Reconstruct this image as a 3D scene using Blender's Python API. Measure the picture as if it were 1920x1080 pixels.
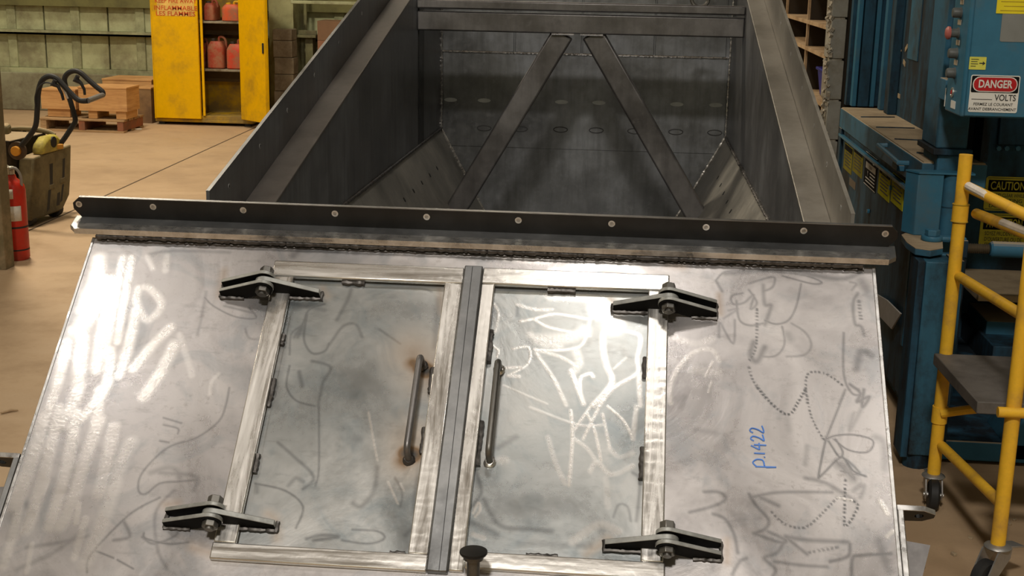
import bpy, bmesh, math, random
import numpy as np
from mathutils import Vector, Matrix
random.seed(7)
rng = np.random.default_rng(11)
for o in list(bpy.data.objects): bpy.data.objects.remove(o)
SC = bpy.context.scene
COL = SC.collection
PI = math.pi
def R(d): return math.radians(d)

# ------------------------------------------------------------------ camera
FPX, CX, CY, CAMH = 2450.0, 960.0, 540.0, 1.6
_D = Vector((-200.0, 10060.0, FPX)).normalized()
_F = Vector((240.0, -(_D.x*240 + _D.z*FPX)/_D.y, FPX)).normalized()
_X = Vector(_D.cross(_F))
ROT = Matrix((_X, _F, -_D))                     # image camera axes (right, down, forward) -> world
CAMP = Vector((0, 0, CAMH))
cam = bpy.data.cameras.new('camera'); camo = bpy.data.objects.new('camera', cam); COL.objects.link(camo)
m = Matrix((ROT @ Vector((1,0,0)), ROT @ Vector((0,-1,0)), ROT @ Vector((0,0,-1)))).transposed()
camo.matrix_world = Matrix.Translation(CAMP) @ m.to_4x4()
cam.sensor_width = 36; cam.lens = 36*FPX/1920; cam.clip_start = .05; cam.clip_end = 100
SC.camera = camo
# ------------------------------------------------------------------ world, lamps, exposure
w = bpy.data.worlds.new('world'); SC.world = w; w.use_nodes = True
w.node_tree.nodes['Background'].inputs[0].default_value = (.9, .85, .75, 1)
w.node_tree.nodes['Background'].inputs[1].default_value = .12
SC.view_settings.view_transform = 'Standard'; SC.view_settings.look = 'None'
SC.view_settings.exposure = 0.0; SC.view_settings.gamma = 1; SC.view_settings.use_curve_mapping = False
WARM = (1, .87, .68)
NEUT = (1, .94, .86)
def lamp(name, x, y, z, p, size=.7, color=WARM):
    l = bpy.data.lights.new(name, 'AREA'); l.shape = 'DISK'; l.size = size; l.energy = p; l.color = color
    o = bpy.data.objects.new(name, l); COL.objects.link(o); o.location = (x, y, z); return o
lamp('ceiling_lamp_a', -3.35, 1.80, 5.8, 19, .6, NEUT)
lamp('ceiling_lamp_b', -.12, 2.0, 5.8, 20, .6, NEUT)
lamp('front_fill_g', -.5, -2.2, 5.8, 420, .7, NEUT)  # added fill light behind the camera, brightens panel and machine fronts
lamp('right_fill_h', 2.2, 1.6, 5.8, 30, .7, NEUT)  # added fill light over the right, brightens the right sheet
lamp('ceiling_lamp_c', -4.2, 8.2, 5.8, 300)
lamp('ceiling_lamp_d', -5.6, 11.4, 5.8, 130)
lamp('ceiling_lamp_e', -1.2, 10.6, 5.8, 60)
lamp('ceiling_lamp_f', -7.0, 4.5, 5.8, 80)

def at(x, y, Y):
    d = ROT @ Vector(((x-CX)/FPX, (y-CY)/FPX, 1.0)); return CAMP + d*(Y/d.y)
def atx(x, y, Xv):
    d = ROT @ Vector(((x-CX)/FPX, (y-CY)/FPX, 1.0)); return CAMP + d*(Xv/d.x)
def atz(x, y, z=0.0):
    d = ROT @ Vector(((x-CX)/FPX, (y-CY)/FPX, 1.0)); return CAMP + d*((z-CAMH)/d.z)

# ------------------------------------------------------------------ materials
MATS = {}
class NT:
    def __init__(s, name):
        s.m = bpy.data.materials.new(name); s.m.use_nodes = True; s.t = s.m.node_tree; s.N = s.t.nodes
        s.b = s.N['Principled BSDF']; s.co = s.N.new('ShaderNodeTexCoord').outputs['Object']
    def L(s, a, b): s.t.links.new(a, b)
    def noise(s, scale, detail=4, rough=.6, vec=None, stretch=None, dist=0):
        n = s.N.new('ShaderNodeTexNoise'); n.inputs['Scale'].default_value = scale
        n.inputs['Detail'].default_value = detail; n.inputs['Roughness'].default_value = rough
        n.inputs['Distortion'].default_value = dist
        v = vec or s.co
        if stretch:
            mp = s.N.new('ShaderNodeMapping'); s.L(v, mp.inputs[0]); mp.inputs['Scale'].default_value = stretch; v = mp.outputs[0]
        s.L(v, n.inputs['Vector']); return n.outputs[0]
    def ramp(s, f, stops):
        r = s.N.new('ShaderNodeValToRGB'); e = r.color_ramp.elements
        while len(e) < len(stops): e.new(.5)
        for k, (p, c) in enumerate(stops):
            e[k].position = p; e[k].color = c if len(c) == 4 else (*c, 1)
        s.L(f, r.inputs[0]); return r.outputs[0]
    def val(s, f, a, b, lo=0., hi=1.):
        n = s.N.new('ShaderNodeMapRange'); n.clamp = True
        for k, v in zip((1,2,3,4), (a, b, lo, hi)): n.inputs[k].default_value = v
        s.L(f, n.inputs[0]); return n.outputs[0]
    def mix(s, f, a, b):
        n = s.N.new('ShaderNodeMix'); n.data_type = 'RGBA'
        for sock, v in ((n.inputs[0], f), (n.inputs[6], a), (n.inputs[7], b)):
            if isinstance(v, (int, float)): sock.default_value = v
            elif isinstance(v, tuple): sock.default_value = v if len(v) == 4 else (*v, 1)
            else: s.L(v, sock)
        return n.outputs[2]
    def math(s, op, a, b=None):
        n = s.N.new('ShaderNodeMath'); n.operation = op
        for k, v in enumerate((a, b)):
            if v is None: continue
            if isinstance(v, (int, float)): n.inputs[k].default_value = v
            else: s.L(v, n.inputs[k])
        return n.outputs[0]
    def attr(s, name):
        n = s.N.new('ShaderNodeAttribute'); n.attribute_name = name; return n.outputs['Fac']
    def bump(s, h, strength=.3, dist=.005):
        n = s.N.new('ShaderNodeBump'); n.inputs['Strength'].default_value = strength; n.inputs['Distance'].default_value = dist
        s.L(h, n.inputs['Height']); s.L(n.outputs[0], s.b.inputs['Normal'])
    def set(s, col=None, rough=None, metal=None):
        for k, v in (('Base Color', col), ('Roughness', rough), ('Metallic', metal)):
            if v is None: continue
            if isinstance(v, (int, float)): s.b.inputs[k].default_value = v
            elif isinstance(v, tuple): s.b.inputs[k].default_value = (*v, 1)
            else: s.L(v, s.b.inputs[k])
        return s.m

def simple(name, col, rough=.6, metal=0., var=.25, scale=12., bump=0., spec=.3):
    """plain painted / plastic / metal surface with slight blotchy wear"""
    if name in MATS: return MATS[name]
    t = NT(name); n = t.noise(scale, 5, .65)
    d = tuple(c*(1-var) for c in col); l = tuple(min(1, c*(1+var*.6)) for c in col)
    t.set(t.ramp(n, [(.3, d), (.7, l)]), t.val(n, .3, .7, max(.05, rough-.08), min(1, rough+.08)), metal)
    if bump: t.bump(t.noise(scale*8, 3), bump)
    t.b.inputs['Specular IOR Level'].default_value = spec
    MATS[name] = t.m; return t.m

def worn(name, col, dirt, rough=.5, amount=.5, scale=5., metal=0., stretch=None, dust=None):
    """paint with dirt blotches, and dust lying on upward faces"""
    if name in MATS: return MATS[name]
    t = NT(name); n = t.noise(scale, 7, .68, stretch=stretch); n2 = t.noise(scale*7, 5, .7)
    f = t.val(t.math('ADD', n, t.math('MULTIPLY', n2, .25)), .68-amount*.3, .85-amount*.22)
    c = t.mix(f, t.ramp(n2, [(.3, tuple(k*.86 for k in col)), (.7, col)]), dirt)
    if dust:
        g = t.N.new('ShaderNodeNewGeometry'); sx = t.N.new('ShaderNodeSeparateXYZ'); t.L(g.outputs['True Normal'], sx.inputs[0])
        c = t.mix(t.math('MULTIPLY', t.val(sx.outputs[2], .6, .95), t.val(n2, .2, .5, .75, 1)), c, dust)
    t.set(c, t.val(n, .3, .7, rough-.1, min(1, rough+.15)), metal); t.bump(n2, .12, .003); t.b.inputs['Specular IOR Level'].default_value = .22
    MATS[name] = t.m; return t.m

def mat_dark_steel(name, base, tint, rough=.42, metal=.75, stretch=(1,1,1), streak=.5):
    t = NT(name); n = t.noise(2.6, 8, .68, stretch=stretch); n2 = t.noise(28, 6, .7); n3 = t.noise(5, 4, .6, stretch=(6, 6, .7))
    c = t.ramp(n, [(.28, tuple(k*.55 for k in base)), (.5, base), (.72, tint)])
    c = t.mix(t.math('MULTIPLY', t.val(n3, .45, .75), streak), c, tuple(k*.45 for k in base))
    c = t.mix(t.val(n2, .55, .8, 0, .5), c, tuple(k*1.5 for k in base))
    t.set(c, t.val(t.math('ADD', n, t.math('MULTIPLY', n2, .3)), .4, .9, rough-.1, rough+.16), metal); t.bump(n2, .06, .002)
    MATS[name] = t.m; return t.m

def mat_panel(name, c0, c1, c2, spk=.45):
    """bare mill-scale sheet; grind / dark / rust are marks laid on the sheet as mesh attributes"""
    t = NT(name); g = t.attr('grind'); d = t.attr('dark'); r = t.attr('rust')
    n = t.noise(4.5, 8, .62, dist=.6); n2 = t.noise(60, 6, .7); n3 = t.noise(170, 3, .6)
    patch = t.noise(2.2, 3, .5)
    c = t.ramp(n, [(.3, c0), (.5, c1), (.7, c2)])
    c = t.mix(t.val(patch, .4, .62, 0, .55), c, tuple(k*.93 for k in c2))
    cl = t.noise(7.5, 6, .6, dist=1.4)
    c = t.mix(t.val(cl, .5, .68, 0, .55), c, (c0[0]*.86, c0[1]*.96, c0[2]*1.02))
    c = t.mix(t.val(t.noise(11, 5, .7, stretch=(1, 3.2, 3.2)), .58, .74, 0, .35), c, tuple(k*.6 for k in c0))
    c = t.mix(t.math('MULTIPLY', t.val(n2, .56, .72), t.val(patch, .35, .6, .05, spk)), c, (.22, .19, .18))
    c = t.mix(t.math('MULTIPLY', d, .98), c, (.09, .094, .10))
    c = t.mix(t.val(r, 0, .45, 0, .96), c, t.ramp(r, [(.15, (.30, .185, .085)), (.45, (.15, .085, .035)), (.85, (.02, .017, .014))]))
    c = t.mix(t.math('MULTIPLY', g, .8), c, (.86, .83, .80))
    ro = t.val(t.math('ADD', n, t.math('MULTIPLY', n2, .35)), .4, .9, .22, .36)
    ro = t.math('SUBTRACT', ro, t.math('MULTIPLY', g, .06))
    ro = t.math('ADD', ro, t.math('MULTIPLY', r, .3))
    me = t.math('SUBTRACT', .75, t.math('MULTIPLY', r, .6))
    t.set(c, ro, me)
    t.bump(t.math('ADD', t.math('MULTIPLY', n, .8), t.math('ADD', t.math('MULTIPLY', g, t.math('MULTIPLY', n3, .12)), t.math('MULTIPLY', n2, .06))), .35, .004)
    MATS[name] = t.m; return t.m
MP = mat_panel('panel_steel', (.34, .325, .33), (.47, .45, .455), (.56, .535, .53))
MD = mat_panel('door_steel', (.28, .30, .31), (.39, .41, .415), (.50, .50, .49), .16)
def mat_ground(name, col=(.78, .76, .73), rough=.24, lo=.80, stretch=(1,1,1)):
    t = NT(name); n = t.noise(22, 6, .65, dist=.5, stretch=stretch); wv = t.N.new('ShaderNodeTexWave'); wv.wave_type = 'RINGS'
    wv.inputs['Scale'].default_value = 30; wv.inputs['Distortion'].default_value = 5; wv.inputs['Detail'].default_value = 3
    t.L(t.co, wv.inputs[0])
    c = t.ramp(n, [(.30, tuple(k*lo for k in col)), (.5, tuple(k*(.45+.55*lo) for k in col)), (.68, col)])
    t.set(c, t.val(n, .3, .7, rough-.09, rough+.17), .9)
    t.bump(t.math('ADD', t.math('MULTIPLY', wv.outputs[1], .5), t.math('ADD', t.math('MULTIPLY', n, .6), t.math('MULTIPLY', t.noise(7, 2, .5), 1.2))), .11, .0025)
    MATS[name] = t.m; return t.m
GROUNDH = mat_ground('ground_steel_along', stretch=(.12, 2.2, 2.2))
GROUNDV = mat_ground('ground_steel_down', stretch=(2.2, .16, .16))
EDGE = mat_ground('cut_edge_steel', (.72, .715, .71), .28, .55)
GREYBAR = mat_dark_steel('mill_bar_steel', (.22, .225, .23), (.34, .34, .34), .36, .85, streak=.2)
BLACKST = mat_dark_steel('black_steel', (.014, .0135, .013), (.026, .026, .026), .36, .5, streak=.2)
HOPIN = mat_dark_steel('hopper_wall_steel', (.20, .20, .205), (.30, .315, .335), .36, .8)
HOPBACK = mat_dark_steel('hopper_back_steel', (.21, .215, .22), (.34, .355, .38), .35, .8)
RIM = mat_dark_steel('rim_steel', (.155, .14, .13), (.22, .20, .185), .42, .7, streak=.25)
RIMLIT = mat_dark_steel('right_rim_lit_steel', (.25, .235, .21), (.33, .315, .285), .46, .65, streak=.2)  # lighter copy of the rim steel, right side's light put into its colour
CHUTE = mat_dark_steel('chute_steel', (.25, .24, .215), (.36, .34, .30), .5, .6, streak=.2)
TUBE = mat_dark_steel('tube_steel', (.16, .152, .15), (.26, .25, .245), .38, .8, streak=.4)
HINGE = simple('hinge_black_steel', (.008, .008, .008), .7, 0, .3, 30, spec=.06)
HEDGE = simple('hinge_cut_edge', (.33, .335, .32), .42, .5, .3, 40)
BOLT = mat_dark_steel('bolt_steel', (.13, .125, .115), (.22, .21, .19), .38, .85, streak=.1)
WELD = simple('weld_bead', (.10, .093, .088), .45, .7, .5, 60)
WELDB = simple('bright_weld', (.62, .60, .57), .3, .9, .4, 60)

# ------------------------------------------------------------------ mesh helpers
def wloc(o):
    v = Vector((0,0,0))
    while o is not None: v += o.location; o = o.parent
    return v
class MB:
    def __init__(s, M=None): s.bm = bmesh.new(); s.M = M or Matrix.Identity(4)
    def v(s, p): return s.bm.verts.new(s.M @ Vector(p))
    def hexa(s, P):                       # 8 points: bottom loop then top loop
        V = [s.v(p) for p in P]
        for f in ((3,2,1,0), (4,5,6,7), (0,1,5,4), (1,2,6,5), (2,3,7,6), (3,0,4,7)): s.bm.faces.new([V[i] for i in f])
        return s
    def box(s, lo, hi):
        a, b = lo, hi
        return s.hexa([(a[0],a[1],a[2]), (b[0],a[1],a[2]), (b[0],b[1],a[2]), (a[0],b[1],a[2]),
                       (a[0],a[1],b[2]), (b[0],a[1],b[2]), (b[0],b[1],b[2]), (a[0],b[1],b[2])])
    def boxr(s, c, size, rz=0, rx=0, ry=0):
        Q = Matrix.Translation(c) @ Matrix.Rotation(rz, 4, 'Z') @ Matrix.Rotation(ry, 4, 'Y') @ Matrix.Rotation(rx, 4, 'X')
        x, y, z = (k/2 for k in size)
        return s.hexa([Q @ Vector(p) for p in ((-x,-y,-z),(x,-y,-z),(x,y,-z),(-x,y,-z),(-x,-y,z),(x,-y,z),(x,y,z),(-x,y,z))])
    def slab(s, quad, th):                # quad of world points, thickness along its normal
        q = [Vector(p) for p in quad]; n = (q[1]-q[0]).cross(q[3]-q[0]).normalized()*th
        return s.hexa(q + [p+n for p in q])
    def bar(s, p0, p1, wdt, hgt, up=(0,0,1)):
        p0, p1 = Vector(p0), Vector(p1); d = (p1-p0).normalized(); a = d.cross(Vector(up)).normalized(); b = a.cross(d).normalized()
        a *= wdt/2; b *= hgt/2
        return s.hexa([p0-a-b, p0+a-b, p0+a+b, p0-a+b, p1-a-b, p1+a-b, p1+a+b, p1-a+b])
    def prism(s, poly, o, ex, ey, en, th, holes=()):
        o, ex, ey, en = (Vector(k) for k in (o, ex, ey, en))
        P = lambda x, y: s.M @ (o + ex*x + ey*y)
        b2 = bmesh.new(); es = []
        for loop in [poly] + [[(hx+hr*math.cos(2*PI*k/10), hy+hr2*math.sin(2*PI*k/10)) for k in range(10)] for hx, hy, hr, hr2 in holes]:
            vs = [b2.verts.new(P(*q)) for q in loop]
            es += [b2.edges.new((vs[i], vs[(i+1) % len(vs)])) for i in range(len(vs))]
        if holes: bmesh.ops.triangle_fill(b2, use_beauty=True, use_dissolve=False, edges=es)
        else: b2.faces.new(b2.verts[:])
        r = bmesh.ops.extrude_face_region(b2, geom=b2.faces[:])
        dv = (s.M.to_3x3() @ en)*th
        for g in r['geom']:
            if isinstance(g, bmesh.types.BMVert): g.co += dv
        bmesh.ops.recalc_face_normals(b2, faces=b2.faces[:])
        s.merge(b2); return s
    def merge(s, b2):
        mp = {x: s.bm.verts.new(x.co) for x in b2.verts}
        for f in b2.faces:
            try: s.bm.faces.new([mp[x] for x in f.verts])
            except ValueError: pass
        b2.free()
    def tube(s, pts, r, n=10, closed=False, caps=True):
        P = [Vector(p) for p in pts]; k = len(P); rr = r if isinstance(r, (list, tuple)) else [r]*k
        T = []
        for i in range(k):
            a = P[(i-1) % k] if (closed or i) else P[0]; b = P[(i+1) % k] if (closed or i < k-1) else P[-1]
            T.append((b-a).normalized())
        u = T[0].orthogonal().normalized(); rings = []
        for i in range(k):
            u = (u - T[i]*u.dot(T[i])).normalized(); x = T[i].cross(u)
            rings.append([s.v(P[i] + (u*math.cos(2*PI*j/n) + x*math.sin(2*PI*j/n))*rr[i]) for j in range(n)])
        for i in range(k if closed else k-1):
            A, B = rings[i], rings[(i+1) % k]
            for j in range(n): s.bm.faces.new((A[j], A[(j+1) % n], B[(j+1) % n], B[j]))
        if caps and not closed: s.bm.faces.new(rings[0][::-1]); s.bm.faces.new(rings[-1])
        return s
    def cyl(s, p0, p1, r, n=16, r2=None): return s.tube([p0, p1], [r, r if r2 is None else r2], n)
    def lathe(s, prof, o, axis=(0,0,1), n=20):
        o, ax = Vector(o), Vector(axis).normalized(); u = ax.orthogonal().normalized(); x = ax.cross(u); rings = []
        for (r, h) in prof: rings.append([s.v(o + ax*h + (u*math.cos(2*PI*j/n) + x*math.sin(2*PI*j/n))*max(r, 1e-4)) for j in range(n)])
        for A, B in zip(rings, rings[1:]):
            for j in range(n): s.bm.faces.new((A[j], A[(j+1) % n], B[(j+1) % n], B[j]))
        s.bm.faces.new(rings[0][::-1]); s.bm.faces.new(rings[-1]); return s
    def build(s, name, mat, parent=None, bevel=0., smooth=True, seg=2, jitter=0.):
        bm = s.bm
        if jitter:
            for x in bm.verts: x.co += Vector(rng.uniform(-jitter, jitter, 3))
        bmesh.ops.recalc_face_normals(bm, faces=bm.faces[:])
        me = bpy.data.meshes.new(name); off = wloc(parent) if parent else Vector((0,0,0))
        bmesh.ops.translate(bm, verts=bm.verts[:], vec=-off); bm.to_mesh(me); bm.free()
        me.materials.append(mat)
        if smooth:
            me.polygons.foreach_set('use_smooth', [True]*len(me.polygons)); me.set_sharp_from_angle(angle=R(35))
        o = bpy.data.objects.new(name, me); COL.objects.link(o)
        if parent: o.parent = parent
        if bevel:
            md = o.modifiers.new('edge', 'BEVEL'); md.width = bevel; md.segments = seg; md.limit_method = 'ANGLE'; md.angle_limit = R(40)
        return o
def smoothpath(pts, k=6, closed=False):
    P = [Vector(p) for p in pts]; n = len(P); out = []
    rg = range(n if closed else n-1)
    for i in rg:
        g = lambda j: P[j % n] if closed else P[min(max(j, 0), n-1)]
        a, b, c, d = g(i-1), g(i), g(i+1), g(i+2)
        for q in range(k):
            t = q/k; out.append(.5*((2*b) + (c-a)*t + (2*a-5*b+4*c-d)*t*t + (3*b-a-3*c+d)*t**3))
    if not closed: out.append(P[-1])
    return out
def thing(name, loc, label, cat, group=None):
    o = bpy.data.objects.new(name, None); COL.objects.link(o); o.location = loc; o.empty_display_size = .1
    return tag(o, label, cat, group)
def tag(o, label, cat, group=None):
    o['label'] = label; o['category'] = cat
    if group: o['group'] = group
    return o
def struct(o): o['kind'] = 'structure'; return o
def text(body, size, o, ex, ey, mat, parent, name='lettering', bold=0., wid=1., align='CENTER', lift=.0006):
    cu = bpy.data.curves.new('txt', 'FONT'); cu.body = body; cu.size = size; cu.align_x = align; cu.align_y = 'CENTER'; cu.offset = bold*size; cu.resolution_u = 3
    ob = bpy.data.objects.new('txt', cu); COL.objects.link(ob)
    dg = bpy.context.evaluated_depsgraph_get(); me = bpy.data.meshes.new_from_object(ob.evaluated_get(dg))
    bpy.data.objects.remove(ob); bpy.data.curves.remove(cu)
    ex, ey = Vector(ex).normalized(), Vector(ey).normalized(); n = ex.cross(ey)
    off = wloc(parent)
    for x in me.vertices: x.co = Vector(o) + ex*(x.co.x*wid) + ey*x.co.y + n*lift - off
    me.name = name; me.materials.clear(); me.materials.append(mat)
    t = bpy.data.objects.new(name, me); COL.objects.link(t); t.parent = parent; return t

# ================================================================== SETTING
t = NT('dusty_concrete'); n = t.noise(.55, 8, .62); n2 = t.noise(3.0, 8, .66); n3 = t.noise(40, 5, .7)
c = t.ramp(n, [(.32, (.30, .20, .115)), (.5, (.41, .285, .17)), (.68, (.47, .335, .205))])
c = t.mix(t.val(n2, .5, .74, 0, .5), c, (.235, .155, .09))
sx = t.N.new('ShaderNodeVectorMath'); sx.operation = 'DISTANCE'; t.L(t.co, sx.inputs[0]); sx.inputs[1].default_value = (-2.4, 6.4, 0)
for a, b in ((2.72, .09), (2.15, .07)):       # dusty arcs left by turning wheels
    rg = t.val(t.math('ABSOLUTE', t.math('SUBTRACT', sx.outputs['Value'], a)), 0, b, .45, 0)
    c = t.mix(t.math('MULTIPLY', rg, t.val(n2, .35, .6)), c, (.53, .39, .25))
c = t.mix(t.val(n3, .6, .8, 0, .35), c, (.17, .12, .075))
t.set(c, t.val(n2, .3, .7, .55, .85), 0); t.bump(t.math('ADD', t.math('MULTIPLY', n3, .3), n2), .2, .01); FLOOR = t.m
floor = struct(MB().box((-9, -4, -.2), (6, 14.05, 0)).build('floor', FLOOR))
JOINT = simple('joint_dirt', (.10, .07, .045), .9)
p, q = atz(200, 366), atz(470, 243); d = (q-p).normalized()
p = p - d*2.2; q = q + d*.2
MB().bar((p.x, p.y, .0005), (q.x, q.y, .0005), .012, .003).build('floor_joint', JOINT, floor)

WY = 13.9
CURB = worn('curb_concrete', (.30, .30, .20), (.17, .15, .10), .85, .55, 2.5)
wall = struct(MB().box((-9, WY+.06, 0), (6, WY+.16, 6.4)).build('wall_back', simple('wall_backing', (.10, .11, .06), .9)))
curb_h = at(150, 138, WY).z
MB().box((-9, WY-.06, 0), (6, WY+.06, curb_h)).build('concrete_curb', CURB, wall, .01)
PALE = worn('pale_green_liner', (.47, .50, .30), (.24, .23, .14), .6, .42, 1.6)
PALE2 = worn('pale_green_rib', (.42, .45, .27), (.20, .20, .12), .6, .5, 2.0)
DKGREEN = worn('dark_green_girt', (.17, .165, .065), (.09, .085, .04), .7, .5, 2.0)  # darker green than the liner and ribs
rows = [(curb_h+.05, at(150, 66, WY).z), (at(150, 58, WY).z, at(150, 12, WY).z)]
xs = [at(px, 100, WY).x for px in (-90, -35, 25, 85, 144, 204, 265, 326, 387, 448, 509, 570, 636, 700)]
cell = None
for k in range(len(xs)-1):
    for z0, z1 in rows:
        x0, x1 = xs[k]+(.018 if k % 2 == 0 else .008), xs[k+1]-(.008 if k % 2 == 0 else .018)
        MB().hexa([(x0, WY+.02, z0), (x1, WY+.02, z0), (x1, WY+.06, z0), (x0, WY+.06, z0),
                   (x0, WY+.02+rng.uniform(-.006,.006), z1), (x1, WY+.02+rng.uniform(-.006,.006), z1), (x1, WY+.06, z1), (x0, WY+.06, z1)]).build('wall_panel', PALE, wall, .004)
    if k % 2 == 0:
        MB().box((xs[k]-.05, WY-.005, curb_h+.05), (xs[k]+.05, WY+.04, rows[1][1])).build('wall_rib', PALE2, wall, .008)
MB().box((-9, WY-.08, rows[0][1]), (6, WY+.05, rows[0][1]+.022)).box((-9, WY-.08, rows[0][1]), (6, WY-.07, rows[0][1]+.05)).build('wall_girt', PALE2, wall)
MB().box((-9, WY-.03, curb_h), (6, WY+.05, curb_h+.05)).build('base_flashing', PALE2, wall)
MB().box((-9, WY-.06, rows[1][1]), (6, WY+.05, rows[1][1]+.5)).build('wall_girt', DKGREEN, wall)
MB().box((-9, WY+.0, rows[1][1]+.5), (6, WY+.06, 6.4)).build('upper_liner', PALE, wall)
WALLM = worn('shop_wall', (.36, .36, .27), (.2, .19, .13), .8, .4, 1.0)
struct(MB().box((-9.2, -4, 0), (-9, 14.06, 6.4)).build('wall_left', WALLM))
struct(MB().box((6, -4, 0), (6.2, 14.06, 6.4)).build('wall_right', WALLM))
struct(MB().box((-9.2, -4.2, 0), (6.2, -4, 6.4)).build('wall_front', WALLM))
struct(MB().box((-9.2, -4.2, 6.4), (6.2, 14.06, 6.6)).build('ceiling', simple('ceiling_deck', (.42, .41, .38), .8)))

# ================================================================== STEEL HOPPER
A42 = R(42); PO = Vector((0, 2.8, .9925))
TV = Vector((0, -math.cos(A42), -math.sin(A42))); NV = Vector((0, -math.sin(A42), math.cos(A42)))
PM = Matrix(((1, 0, 0, 0), (0, TV.y, NV.y, PO.y), (0, TV.z, NV.z, PO.z), (0, 0, 0, 1)))   # (u, v, w) of the sloped front
def uv(x, y, wv=0.):
    d = ROT @ Vector(((x-CX)/FPX, (y-CY)/FPX, 1.0)); o = PO + NV*wv
    p = CAMP + d*((o-CAMP).dot(NV)/d.dot(NV)); return p.x, (p-PO).dot(TV)
UL, UR, VB = -1.205, .524, 1.06
hop = thing('steel_hopper', (-.345, 4.2, 0), 'large bare steel hopper with sloped front of two small doors, standing on shop floor', 'hopper')
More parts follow.
